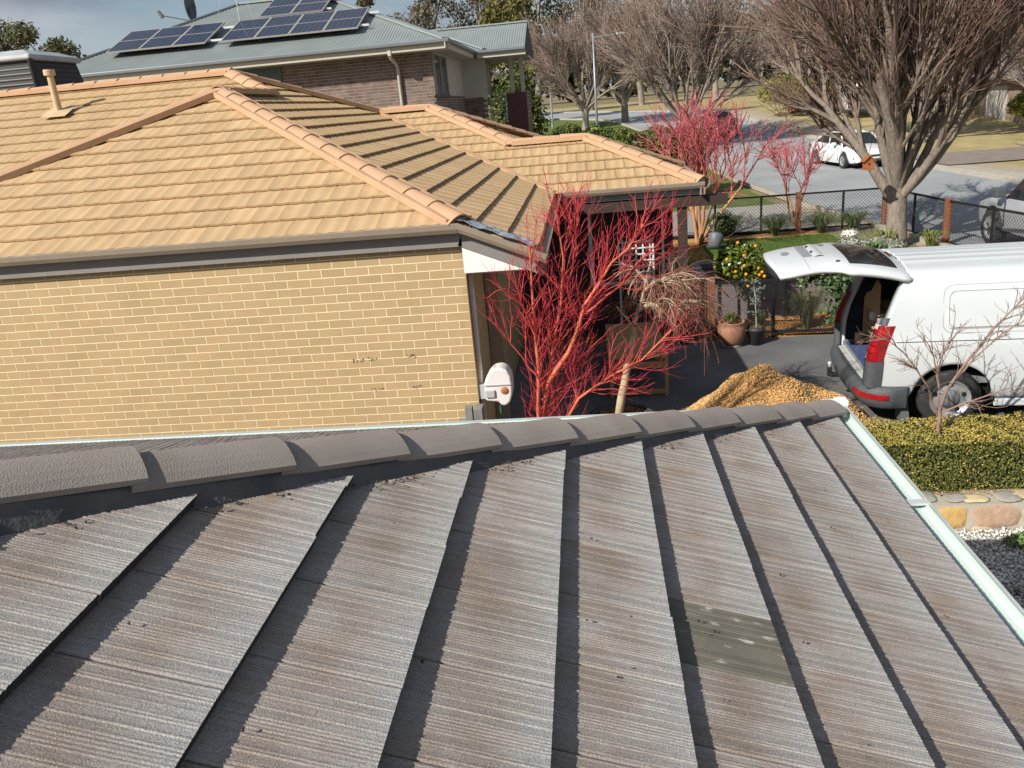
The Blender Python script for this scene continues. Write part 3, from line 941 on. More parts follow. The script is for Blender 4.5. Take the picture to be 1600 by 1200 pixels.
# vent pipe on the main slope
vp = thing('vent_pipe', 'cream vent pipe with cap on the ochre roof', 'vent pipe', (-8.38, 13.06, zS0(13.06)))
m_cream = mat('cream_pvc', (0.55, 0.42, 0.25), (0.46, 0.34, 0.19), noise=8, rough=.6)
zb = zS0(13.06)
MB().cyl((-8.38, 13.06, zb - .05), (-8.38, 13.06, zb + .58), .058, .050, n=18).build('pipe', m_cream, vp, sm=False)
MB().lathe([(.0, .67), (.082, .665), (.086, .64), (.086, .58), (.05, .575)], (-8.38, 13.06, zb), 18).build('cap', m_cream, vp)
vs, fs = grid(6, 6, lambda i, j: (-8.38 + (i - 2.5) * .085, 13.06 + (j - 2.7) * .075, zS0(13.06 + (j - 2.7) * .075) + .035 + .04 * max(0, 1 - math.hypot(i - 2.5, j - 2.5) / 2)))
o = MB().add(vs, fs).build('flashing', m_cream, vp); o.modifiers.new('s', 'SOLIDIFY').thickness = .006

# evaporative cooler
ec = thing('evaporative_cooler', 'black louvred evaporative cooler with pale grey lid behind the roof ridge', 'cooler', (-9.9, 15.2, 4.3))
COX = -.45
m_blk = mat('black_plastic', (0.018, 0.017, 0.017), var=.2, rough=.55)
m_lid = mat('pale_grey_plastic', (0.42, 0.45, 0.46), (0.34, 0.36, 0.37), noise=3, rough=.45)
MB().add([(-10.75, 14.4, 4.2), (-9.05, 14.4, 4.2), (-9.05, 16.1, 4.2), (-10.75, 16.1, 4.2), (-10.6, 14.55, 5.36), (-9.2, 14.55, 5.36), (-9.2, 15.95, 5.36), (-10.6, 15.95, 5.36)],
         [(0, 1, 5, 4), (1, 2, 6, 5), (2, 3, 7, 6), (3, 0, 4, 7), (4, 5, 6, 7)]).build('core', m_blk, ec)
for k in range(11):
    z = 4.42 + k * .086
    e = .17 * (1 - (z - 4.2) / 1.16) - .02
    MB().box(-10.62 - e, -9.18 + e, 14.53 - e, 15.97 + e, z, z + .055).build('louvre', mat('louvre_black', (0.032, .031, .030), var=.15, rough=.5), ec, bevel=.02)
MB().add([(-10.68, 14.47, 5.36), (-9.12, 14.47, 5.36), (-9.12, 16.03, 5.36), (-10.68, 16.03, 5.36), (-10.68, 14.47, 5.45), (-9.12, 14.47, 5.45), (-9.12, 16.03, 5.45), (-10.68, 16.03, 5.45), (-10.4, 14.75, 5.56), (-9.4, 14.75, 5.56), (-9.4, 15.75, 5.56), (-10.4, 15.75, 5.56)],
         [(0, 1, 5, 4), (1, 2, 6, 5), (2, 3, 7, 6), (3, 0, 4, 7), (4, 5, 9, 8), (5, 6, 10, 9), (6, 7, 11, 10), (7, 4, 8, 11), (8, 9, 10, 11), (0, 3, 2, 1)]).build('lid', m_lid, ec, bevel=.04, seg=3)
for i, (sx_, sy_) in enumerate(((-10.66, 14.49), (-9.14, 14.49))):
    MB().bar((sx_ + (-.09 if sx_ < -10 else .09), sy_ + (-.09 if sy_ < 15 else .09), 4.2), (sx_, sy_, 5.38), .09, .09).build('corner_post', m_blk, ec, bevel=.02)

for _o in ec.children: _o.location.x += COX
ec.location.x += 0

# hose reel on the side wall
hr = thing('hose_reel', 'white retractable hose reel mounted on the tan brick corner', 'hose reel', (-1.05, 8.15, 1.06))
m_wp = mat('white_reel_plastic', (0.70, 0.69, 0.67), var=.03, rough=.4)
pr = [(-1.17, .955), (-1.17, 1.11), (-1.155, 1.155), (-1.12, 1.215), (-1.07, 1.255), (-1.0, 1.262), (-.95, 1.235), (-.922, 1.17), (-.915, 1.08), (-.922, 1.0), (-.945, .93), (-.985, .895), (-1.03, .90), (-1.05, .935), (-1.13, .945)]
MB().prism(pr, 8.03, 8.22).build('case', m_wp, hr, bevel=.03, seg=3)
MB().lathe([(0, -.004), (.034, -.003), (.038, .002)], (-.985, 8.028, 1.045), 20, 'y').build('badge', mat('orange_badge', (0.45, 0.15, 0.06), var=.2), hr, sm=True)
MB().box(-1.165, -.925, 8.022, 8.032, 1.096, 1.104).build('seam', mat('seam_grey', (0.3, .3, .3)), hr)
MB().box(-1.165, -1.075, 8.012, 8.034, .985, 1.06).build('hose_guide', mat('guide_grey', (.42, .41, .40)), hr, bevel=.01)
MB().box(-1.27, -1.16, 8.065, 8.20, .96, 1.10).build('bracket', mat('grey_bracket', (0.4, .41, .42)), hr, bevel=.006)
MB().prism([(-1.11, 1.205), (-1.07, 1.255), (-.99, 1.25), (-1.0, 1.235), (-1.06, 1.235), (-1.095, 1.195)], 8.06, 8.19).build('handle', mat('grey_grip', (0.35, .35, .37)), hr, bevel=.006)
hp = [np.array([(-1.05, 8.11, .90), (-1.045, 8.12, .6), (-1.04, 8.14, .3), (-1.02, 8.2, .02)])]
tube_obj('hose', [(hp[0], np.full(4, .009))], mat('green_hose', (0.03, 0.16, 0.12), var=.1, rough=.5), hr, sides=6)
for _o in hr.children:
    _o.scale = (1.12, 1.12, 1.12); _o.location = (-.01 + .12 * 1.05 + .047, -.12 * 8.12 - .345, -.12 * 1.07 + .11)
# grey slab strip beside the wall
o = MB().box(-1.215, -.98, 9.2, 13.4, 0.004, .10).build('concrete_step', mat('step_grey', (0.20, 0.205, 0.21), (0.15, 0.155, 0.16), noise=5), None, bevel=.01)
tag(o, 'long grey concrete step along the tan side wall', 'step')
# grey bracket on the corner
bk = thing('fence_bracket', 'small grey metal fence end at the foot of the tan wall', 'bracket', (-1.29, 7.55, .5))
mgm = mat('grey_metal', (0.28, 0.29, 0.28), (0.2, .21, .2), noise=12, rough=.5, metal=.2)
MB().box(-1.34, -1.27, 7.50, 7.60, -.06, 1.05).build('post', mgm, bk)
MB().box(-1.25, -1.17, 7.50, 7.66, -.06, 1.03).build('panel', mgm, bk)
MB().box(-1.42, -1.28, 7.47, 7.62, .86, .90).build('plate', mgm, bk)

# ================================================================== TWO-STOREY HOUSE BEHIND
h2 = thing('two_storey_house', 'two-storey brown brick house with grey corrugated metal roof', 'house', (-10, 28, 0))
EY2, EX2, EZ2 = 23.95, -3.68, 5.80
t2 = 0.40
m_bb = mat('brown_brick', (0.145, 0.100, 0.082), (0.215, 0.155, 0.130), noise=5, island=0.22, rough=.85)
m_mo2 = mat('pale_mortar', (0.52, 0.46, 0.40), var=.06, rough=.95)
W2Y, W2X = 24.60, -4.23
w2 = MB().box(-16, W2X, W2Y + .006, 34, 0, 5.66).build('wall', m_mo2, h2)
mb = MB(); rb = random.Random(4)
for r in range(66):
    z = .0 + r * .0862
    x = W2X - (.12 if r % 2 else 0)
    if z > 5.62: break
    if z < 2.4: continue
    if r % 2: mb.box(x + .01, W2X, W2Y, W2Y + .05, z, z + .074)
    while x > -15.5:
        mb.box(x - .23, x, W2Y, W2Y + .05, z, z + .074); x -= .24
o = mb.build('brickwork', m_bb, w2); o['kind'] = 'stuff'
mb = MB()
for r in range(66):
    z = r * .0862
    if z < 2.4 or z > 4.36: continue
    y = W2Y + (.12 if r % 2 else .0)
    while y < 30.5:
        mb.box(W2X - .04, W2X + .006, y, y + .23, z, z + .074); y += .24
o = mb.build('brickwork_side', m_bb, w2); o['kind'] = 'stuff'
# recessed cream wall with dark brick below, at the balcony
m_cr = mat('grey_cream_render', (0.47, 0.45, 0.41), var=.03, noise=3)
MB().box(-4.9, -3.42, 30.6, 30.8, 4.36, 5.66).build('rendered_wall', m_cr, h2)
mb = MB()
for r in range(50):
    z = r * .0862
    if z < 2.3 or z > 4.28: continue
    x = -3.42 - (.12 if r % 2 else 0)
    while x > -4.7: mb.box(x - .23, x, 30.57, 30.62, z, z + .074); x -= .24
o = mb.build('brickwork_recess', m_bb, w2); o['kind'] = 'stuff'
MB().box(-5, -3.43, 30.6, 30.8, 0, 4.36).build('wall_recess', m_mo2, h2)
# side windows
m_wf2 = mat('grey_green_frame', (0.40, 0.40, 0.36), var=.03)
wo = MB().box(W2X - .02, W2X + .012, 24.75, 27.0, 4.42, 5.50).build('window', mat('blue_dark_glass', (0.03, 0.045, 0.055), var=.1, rough=.1, spec=.6), h2)
for y in (24.70, 25.80, 26.95):
    MB().box(W2X - .02, W2X + .04, y, y + .07, 4.40, 5.58).build('frame', m_wf2, wo)
MB().box(W2X - .02, W2X + .035, 24.771, 26.949, 5.50, 5.57).build('frame', m_wf2, wo)
MB().box(W2X - .02, W2X + .07, 24.66, 27.06, 4.33, 4.398).build('sill', mat('dark_sill', (0.09, 0.10, 0.11)), wo)
wo = MB().box(-3.44, -3.405, 30.9, 32.2, 4.40, 5.5).build('window', MATS['blue_dark_glass'], h2)
for y in (30.82, 31.5, 32.2): MB().box(-3.44, -3.39, y, y + .07, 4.38, 5.58).build('frame', m_wf2, wo)
wo = MB().box(-11.5, -8.78, W2Y - .012, W2Y + .03, 4.5, 5.30).build('window', MATS['blue_dark_glass'], h2)
MB().box(-11.5, -8.70, W2Y - .03, W2Y + .03, 5.30, 5.62).build('shutter_box', mat('teal_grey', (0.10, 0.135, 0.14), var=.05), wo)
MB().box(-8.78, -8.70, W2Y - .03, W2Y + .03, 4.4, 5.298).build('frame', MATS['teal_grey'], wo)
# roof: corrugated sheets, one part per slope
m_cor = mat('corrugated_grey_green', (0.270, 0.305, 0.295), (0.235, 0.265, 0.262), noise=1.5, rough=.42, metal=.15, spec=.5)
def corr(name, origin, u, v, nu, poly_planes, parent, amp=.012, pitch=.085):
    """corrugated slope: ribs run along v (up the slope); clipped by plan half-spaces"""
    origin, u, v = Vector(origin), Vector(u), Vector(v)
    n = u.cross(v).normalized()
    if n.z < 0: n.negate()
    Lu, Lv = u.length, v.length
    cnt = int(Lu / pitch) * 4
    vs, fs = grid(cnt + 1, 2, lambda i, j: origin + u * (i / cnt) + v * j + n * (amp * math.sin(2 * math.pi * i / 4.0 + .4)))
    me = bpy.data.meshes.new(name); me.from_pydata([tuple(q) for q in vs], [], fs); me.materials.append(m_cor)
    bm = bmesh.new(); bm.from_mesh(me)
    for co, no in poly_planes:
        bmesh.ops.bisect_plane(bm, geom=bm.verts[:] + bm.edges[:] + bm.faces[:], plane_co=co, plane_no=no, clear_outer=True)
    bm.to_mesh(me); bm.free(); smooth(me)
    return link(name, me, m_cor, parent)
RY = 29.3; RZ = EZ2 + t2 * (RY - EY2)
RXe, RXw = -8.55, -11.45
CWx = -16.3
hsE = HS(EX2, EY2, (RY - EY2), (EX2 - RXe))      # beyond the SE hip
hsW = HS(CWx, EY2, -(RY - EY2), (RXw - CWx))
corr('roof', (CWx, EY2, EZ2), (EX2 - CWx, 0, 0), (0, RY - EY2, RZ - EZ2), 0, [hsE, hsW], h2)
tE = (RZ - EZ2) / (EX2 - RXe)
corr('roof', (EX2, EY2, EZ2), (0, 10.7, 0), (RXe - EX2, 0, RZ - EZ2), 0, [((hsE[0]), -hsE[1]), HS(EX2, EY2 + 10.7, (EX2 - RXe), (RY - EY2)) if 0 else HS(RXe, RY, -(RY - EY2), (EX2 - RXe)) if 0 else HS(0, 34.6, 0, 1)], h2)
MB().tri((CWx, EY2, EZ2), (RXw, RY, RZ), (CWx, 34.6, EZ2)).tri((RXw, RY, RZ), (RXe, RY, RZ), (EX2, 34.6, EZ2), (CWx, 34.6, EZ2)).build('roof', m_cor, h2)
m_rc = mat('roof_capping', (0.30, 0.335, 0.325), var=.03, rough=.4, metal=.15)
cpb = MB()
for a, b in (((EX2, EY2, EZ2), (RXe, RY, RZ)), ((CWx, EY2, EZ2), (RXw, RY, RZ)), ((RXw, RY, RZ), (RXe, RY, RZ))):
    cpb.bar(Vector(a) + Vector((0, 0, .02)), Vector(b) + Vector((0, 0, .02)), .24, .05)
cpb.build('ridge_capping', m_rc, h2)
# right hand gable wing
GY = 30.0
corr('roof', (-7.5, GY, EZ2), (5.6, 0, 0), (0, 2.5, 2.5 * .40), 0, [], h2)
MB().tri((-7.5, GY + 2.5, EZ2 + 1.0), (-1.9, GY + 2.5, EZ2 + 1.0), (-1.9, GY + 5, EZ2), (-7.5, GY + 5, EZ2)).build('roof', m_cor, h2)
MB().bar((-7.5, GY + 2.5, EZ2 + 1.02), (-1.88, GY + 2.5, EZ2 + 1.02), .22, .05).bar((-3.3, GY + .05, EZ2 + .06), (-5.4, GY + 2.3, EZ2 + .98), .2, .05).build('ridge_capping', m_rc, h2)
MB().tri((-1.885, GY, EZ2 - .18), (-1.885, GY, EZ2 + .02), (-1.885, GY + 2.5, EZ2 + 1.02), (-1.885, GY + 5, EZ2 + .02), (-1.885, GY + 5, EZ2 - .18)).build('gable_end', mat('dark_gable', (0.07, 0.06, 0.055), var=.06), h2)
# gutter/fascia lines
m_g2 = mat('slate_gutter', (0.16, 0.18, 0.195), var=.04, rough=.4)
m_f2 = mat('cream_fascia', (0.50, 0.46, 0.38), var=.03, rough=.5)
def eave(p, q, outv):
    p, q, ov = Vector(p), Vector(q), Vector(outv)
    MB().bar(p + ov * .05 + Vector((0, 0, -.03)), q + ov * .05 + Vector((0, 0, -.03)), .11, .10).build('gutter', m_g2, h2, bevel=.02)
    MB().bar(p - ov * .02 + Vector((0, 0, -.13)), q - ov * .02 + Vector((0, 0, -.13)), .03, .20).build('fascia', m_f2, h2)
eave((CWx, EY2, EZ2), (EX2 + .1, EY2, EZ2), (0, -1, 0))
eave((EX2, EY2 - .1, EZ2), (EX2, GY, EZ2), (1, 0, 0))
eave((EX2 + .1, GY, EZ2), (-1.88, GY, EZ2), (0, -1, 0))
MB().box(CWx, EX2 - .02, EY2 + .02, W2Y + .01, 5.56, 5.58).box(W2X + .01, EX2 - .02, W2Y + .012, 34, 5.56, 5.58).box(-3.66, -1.9, GY + .03, 34, 5.56, 5.58).build('soffit', mat('soffit_grey', (0.40, .385, .35), var=.03), h2)
# downpipe with its head
dpx = -5.30
mb = MB().box(dpx - .05, dpx + .05, 23.93, 24.05, 5.50, 5.74)
mb.build('downpipe_head', m_f2, h2, bevel=.01)
tube_obj('downpipe', [(np.array([(dpx, 24.0, 5.52), (dpx + .01, 24.05, 5.44), (dpx + .06, 24.45, 5.30), (dpx + .07, 24.53, 5.15), (dpx + .07, 24.53, 3.0), (dpx + .07, 24.53, 0)]), np.full(6, .050))], m_f2, h2, sides=10)
# balcony: maroon panel, posts, balustrade
m_mar = mat('maroon_panel', (0.095, 0.030, 0.030), var=.06, rough=.5)
MB().box(-2.78, -2.05, 31.4, 34, 0, 4.36).build('balcony_panel', m_mar, h2)
for x in (-2.55, -2.17): MB().box(x - .07, x + .07, 31.5, 31.64, 4.362, 5.56).build('balcony_post', m_f2, h2)
m_rail = mat('rail_metal', (0.45, .46, .47), rough=.35, metal=.4)
for k in range(7): MB().cyl((-3.36, 31.2, 3.52 + k * .145), (-2.80, 31.2, 3.52 + k * .145), .013, n=6).build('balustrade_rail', m_rail, h2)
for x in (-3.36, -2.80): MB().cyl((x, 31.2, 3.45), (x, 31.2, 4.46), .018, n=6).build('balustrade_post', m_rail, h2)
for k in range(7): MB().cyl((-2.02, 31.4, 3.52 + k * .145), (-2.02, 32.6, 3.52 + k * .145), .013, n=6).build('balustrade_rail', m_rail, h2)

# solar panels on rails
def on_roof(x, s, h):
    """point on the camera-facing slope: s = metres up from the eave in plan"""
    nrm = Vector((0, -t2, 1)).normalized()
    return Vector((x, EY2 + s, EZ2 + t2 * s)) + nrm * h
sl = math.atan(t2)
m_pan = bpy.data.materials.new('photovoltaic_cells'); m_pan.use_nodes = True
bs_ = m_pan.node_tree.nodes['Principled BSDF']; bs_.inputs['Base Color'].default_value = (0.008, 0.013, 0.034, 1); bs_.inputs['Roughness'].default_value = .14; bs_.inputs['Specular IOR Level'].default_value = .55
m_al = mat('panel_silver', (0.42, 0.40, 0.36), var=.05, rough=.5, metal=.3)
Rp = Matrix.Rotation(sl, 4, 'X')
me_f = MB()
PW, PL = 1.03, 1.92
me_f.box(0, PW, 0, .028, 0, .04).box(0, PW, PL - .028, PL, 0, .04).box(0, .028, .028, PL - .028, 0, .04).box(PW - .028, PW, .028, PL - .028, 0, .04).box(.028, PW - .028, PL / 2 - .014, PL / 2 + .014, .006, .041)
me_f = me_f.mesh('panel_frame'); me_f.materials.append(m_al)
me_c = MB().box(.028, PW - .028, .028, PL - .028, .004, .034).mesh('panel_glass'); me_c.materials.append(m_pan)
mb = MB()
for i in range(1, 6): mb.box(.028 + (PW - .056) * i / 6 - .005, .028 + (PW - .056) * i / 6 + .005, .03, PL - .03, .030, .0365)
for i in range(1, 12):
    if i != 6: mb.box(.03, PW - .03, PL * i / 12 - .004, PL * i / 12 + .004, .030, .0362)
me_l = mb.mesh('cell_grid'); me_l.materials.append(mat('cell_line', (0.10, 0.12, 0.17), rough=.4))
def solar(x, s, label):
    p = on_roof(x, s, .17)
    t = thing('solar_panel', label, 'solar panel', p, 0, 'solar panels on the grey metal roof', local=True)
    t.rotation_euler = (sl, 0, 0)
    for nm, me in (('frame', me_f), ('glass', me_c), ('cell_grid', me_l)):
        o = bpy.data.objects.new(nm, me); COL.objects.link(o); o.parent = t
for i in range(3): solar(-14.10 + i * 1.04, 1.10, ('solar panel at the dish end of the row of three', 'middle solar panel of the row of three', 'solar panel of the row of three, beside the antenna mast')[i])
for i in range(4): solar(-10.50 + i * 1.04, 1.06, ('solar panel of the row of four, beside the antenna mast', 'second solar panel from the antenna mast in the row of four', 'third solar panel from the antenna mast in the row of four', 'solar panel of the row of four, next to the roof hip')[i])
for i in range(2): solar(-9.95 + i * 1.04, 3.02, ('upper solar panel beside the antenna stays', 'upper solar panel next to the roof hip')[i])
m_rl = mat('rail_white', (0.62, .63, .62), rough=.35, metal=.3)
for x0, x1, s in ((-14.0, -10.4, 1.45), (-14.0, -10.4, 2.55), (-10.45, -6.1, 1.45), (-10.45, -6.0, 2.55), (-9.9, -7.7, 3.4), (-9.9, -7.7, 4.4)):
    o = MB().bar(on_roof(x0, s, .13), on_roof(x1, s, .13), .06, .06).build('mounting_rail', m_rl, h2)
# satellite dish
sd = thing('satellite_dish', 'dark satellite dish on an arm above the metal roof hip', 'satellite dish', (-13.1, 28.3, 7.3))
dm = mat('dish_grey', (0.10, .11, .115), var=.05, rough=.5)
vs, fs = grid(8, 17, lambda i, j: (-12.85 + .10 * (i / 7) ** 2 - .06, 28.5 + .42 * (i / 7) * math.cos(2 * math.pi * j / 16), 7.95 + .50 * (i / 7) * math.sin(2 * math.pi * j / 16)))
o = MB().add(vs, fs).build('reflector', dm, sd, sm=True); o.modifiers.new('s', 'SOLIDIFY').thickness = .02
MB().cyl((-12.85, 28.5, 7.2), (-12.85, 28.5, 7.9), .03, n=8).build('mast', dm, sd)
MB().cyl((-12.9, 28.5, 7.5), (-13.75, 28.3, 7.72), .018, n=6).build('feed_arm', dm, sd)
MB().cyl((-13.72, 28.3, 7.66), (-13.84, 28.3, 7.86), .07, .05, n=10).build('feed_horn', dm, sd)
# antenna mast with stays
an = thing('antenna_mast', 'thin steel antenna mast with stay wires on the metal roof', 'antenna', (-10.4, 27.2, 7.1))
ap = on_roof(-10.55, 2.9, .0)
MB().cyl(ap, ap + Vector((.02, 0, 3.4)), .016, n=6).build('mast', m_rl, an)
for q in (on_roof(-11.9, 4.6, 0), on_roof(-10.1, 3.0, 0), on_roof(-9.7, 4.9, 0)):
    MB().cyl(q, ap + Vector((0, 0, 2.2)), .008, n=4).build('stay_wire', m_rl, an)

# ================================================================== VAN
van = thing('white_van', 'white panel van with its tailgate open and grey rear bumper', 'van', (3.93, 8.87, 0), rad(-5), local=True)
m_vw = mat('van_white_paint', (0.57, 0.60, 0.61), (0.545, 0.575, 0.585), noise=2, rough=.32, spec=.5, coat=.25)
m_vg = mat('bumper_grey_plastic', (0.080, 0.088, 0.096), (0.06, .066, .072), noise=30, rough=.6)
m_vd = mat('van_interior_navy', (0.022, 0.028, 0.042), var=.15, rough=.8)
m_gl = mat('tinted_glass', (0.02, 0.022, 0.026), var=.2, rough=.05, spec=.7)
m_seam = mat('panel_gap', (0.05, .052, .055), rough=.8)
m_rub = mat('tyre_rubber', (0.022, .022, .023), (0.035, .034, .033), noise=20, rough=.85)
m_rim = mat('steel_rim', (0.45, 0.45, 0.45), (0.36, .36, .365), noise=9, rough=.4, metal=.5)
m_red = mat('tail_light_red', (0.36, 0.010, 0.014), (0.16, .004, .007), noise=6, rough=.12, spec=.6, coat=.4)
WD = 1.90
side = [(.08, .30), (.035, .40), (.015, .55), (.0, .75), (.0, .95), (.004, 1.02), (.016, 1.06), (.03, 1.2), (.06, 1.4), (.095, 1.56), (.135, 1.66), (.19, 1.735), (.26, 1.775), (.34, 1.792)]
roofp = []
nr = 34
for k in range(1, nr):
    t = k / nr
    y = .34 + (WD - .68) * t
    rib = .013 * max(0, math.sin(t * math.pi * 12)) if .06 < t < .94 else 0
    roofp.append((y, 1.792 + .045 * math.sin(math.pi * t) + rib))
prof_v = side + roofp + [(WD - y, z) for y, z in reversed(side)]
def x_rear(z):
    return np.interp(z, [.3, .5, .9, 1.05, 1.45, 1.69, 1.80, 2], [-.80, -.86, -.85, -.80, -.67, -.55, -.48, -.46])
def x_front(z):
    return np.interp(z, [.3, .6, .9, 1.05, 1.15, 1.80, 2], [3.86, 3.92, 3.80, 3.55, 3.15, 2.25, 2.15])
NX = 110
ns = len(side)
def arch(x, z):
    """lift the lower edge over the wheels"""
    for c in (0.0, 3.0):
        d = abs(x - c)
        if d < .43:
            hh = .335 + math.sqrt(max(0, .43 ** 2 - d * d))
            if z < 1.0:
                return hh + (z - .30) * (1.0 - hh) / .70
    return z
def vpt(i, j, inset=0.0):
    y, z = prof_v[j]
    if j < ns or j >= len(prof_v) - ns:
        x0 = x_rear(z) + inset * 2; x = x0 + (x_front(z) - x0) * i / NX
        z2 = arch(x, z)
        y = np.interp(z2, [a[1] for a in side], [a[0] for a in side]) if j < ns else WD - np.interp(z2, [a[1] for a in side], [a[0] for a in side])
        z = z2
    else:
        x0 = x_rear(z) + inset * 2; x = x0 + (x_front(z) - x0) * i / NX
    if inset:
        y = y + inset * (1 if y < WD / 2 else -1) * (1 if abs(y - WD / 2) > .5 else abs(y - WD / 2) / .5)
        if z > 1.0: z = z - inset * min(1, (z - 1.0) / .5)
    return (x, y, z)
NP = len(prof_v)
vs, fs = grid(NX + 1, NP, lambda i, j: vpt(i, j))
o = MB().add(vs, fs).build('body', m_vw, van, sm=True)
o.modifiers.new('s', 'SOLIDIFY').thickness = .018
vbody = o
# nose and windscreen (out of the picture)
vs, fs = grid(2, NP, lambda i, j: vpt(NX, j) if i == 0 else (2.9 if prof_v[j][1] > 1.0 else 3.6, WD / 2, .9))
MB().add(vs, fs).build('nose', m_vw, van, sm=True)
vs, fs = grid(2, 2, lambda i, j: ((2.26, 3.16)[i] + .06, .24 + (WD - .48) * j, (1.80, 1.16)[i] + .02))
MB().add(vs, fs).build('windscreen', m_gl, van)
# interior liner and floor
vs, fs = grid(24, NP, lambda i, j: vpt(int(i * 62 / 23), j, .05))
MB().add(vs, fs).build('lining', m_vd, van, sm=True)
MB().box(-.81, 2.2, .12, WD - .12, .50, .56).build('load_floor', mat('steel_floor_grey', (0.2, .21, .22)), van)
MB().box(-.80, 1.1, .26, WD - .26, .561, .575).build('carpet', mat('blue_carpet', (0.055, 0.085, 0.20), (0.04, .06, .14), noise=30, rough=.95, bump=(90, .6, .01)), van)
MB().box(2.15, 2.2, .15, WD - .15, .5, 1.75).build('bulkhead', m_vd, van)
# plywood shelving
m_ply = mat('plywood', (0.50, 0.335, 0.175), (0.42, .27, .14), noise=3, stretch=(1, 6, 6), rough=.7)
sh = thing('plywood_shelf', 'plywood shelf unit standing inside the open van', 'shelf', van.matrix_world @ Vector((0.5, 1.3, .57)), rad(-5), local=True)
def vpos(x, y, z):
    a = rad(-5)
    return Vector((3.93 + x * math.cos(a) - y * math.sin(a), 8.87 + x * math.sin(a) + y * math.cos(a), z))
sh.location = vpos(-.60, 1.02, .575)
MB().box(0, .02, -.10, .62, 0.546, .599).box(.0, .3, -.10, .62, .52, .545).build('shelf_board', m_ply, sh)
MB().box(.0, .3, .10, .60, .30, .32).build('shelf_board', m_ply, sh)
MB().box(0, .3, .60, .62, .0, .52).build('side_panel', m_ply, sh)
MB().box(.02, .3, .26, .28, .0, .30).build('side_panel', m_ply, sh)
pts = [(-.08, .60), (-.08, .90), (.05, .93), (.16, .86), (.26, .76), (.36, .72), (.5, .68), (.58, .62), (.58, .60)]
n_ = len(pts)
MB().add([(0.0, y, z) for y, z in pts] + [(.02, y, z) for y, z in pts], [tuple(range(n_)), tuple(range(2 * n_ - 1, n_ - 1, -1))] + [(i, (i + 1) % n_, (i + 1) % n_ + n_, i + n_) for i in range(n_)]).build('shaped_end', m_ply, sh)
tub = thing('white_tub', 'white plastic tub on the blue carpet by the tail light', 'tub', vpos(-.58, .52, .58), rad(-5), local=True)
MB().add([(-.12, -.12, 0), (.14, -.12, 0), (.14, .10, 0), (-.12, .10, 0), (-.14, -.14, .26), (.16, -.14, .26), (.16, .12, .26), (-.14, .12, .26)], [(0, 3, 2, 1), (0, 1, 5, 4), (1, 2, 6, 5), (2, 3, 7, 6), (3, 0, 4, 7)]).build('tub', mat('tub_white', (0.66, .67, .66)), tub)
MB().box(-.155, .175, -.155, .135, .255, .275).build('lid', MATS['tub_white'], tub, bevel=.006)
cyl = thing('timber_offcut', 'round pale timber offcut at the back of the van floor', 'offcut', vpos(-.66, 1.52, .58), local=True)
MB().cyl((0, 0, 0.0), (0, 0, .14), .055, .06, n=14).build('block', m_ply, cyl)
jar = thing('white_jug', 'small white jug on the plywood shelf', 'jug', vpos(-.52, 1.42, .90), local=True)
MB().lathe([(0, 0), (.05, 0), (.06, .06), (.05, .12), (.045, .13)], (0, 0, 0), 14).build('jug', MATS['tub_white'], jar, sm=True)
# rear frame round the opening
def rp(z, d=0.0): return x_rear(z) - d
zz = [.50, .62, .80, 1.05, 1.30, 1.52, 1.66, 1.74]
for sgn in (0, 1):
    rows = []
    for z in zz:
        yo = np.interp(z, [a[1] for a in side], [a[0] for a in side])
        a, b = yo + .004, yo + .13
        if sgn: a, b = WD - a, WD - b
        rows.append([(rp(z) + .012, a, z), (rp(z) + .004, (a * .7 + b * .3), z), (rp(z) + .004, b, z), (rp(z) + .07, b, z)])
    vs, fs = grid(len(zz), 4, lambda i, j: rows[i][j])
    MB().add(vs, fs).build('rear_frame', m_vw, van, sm=True)
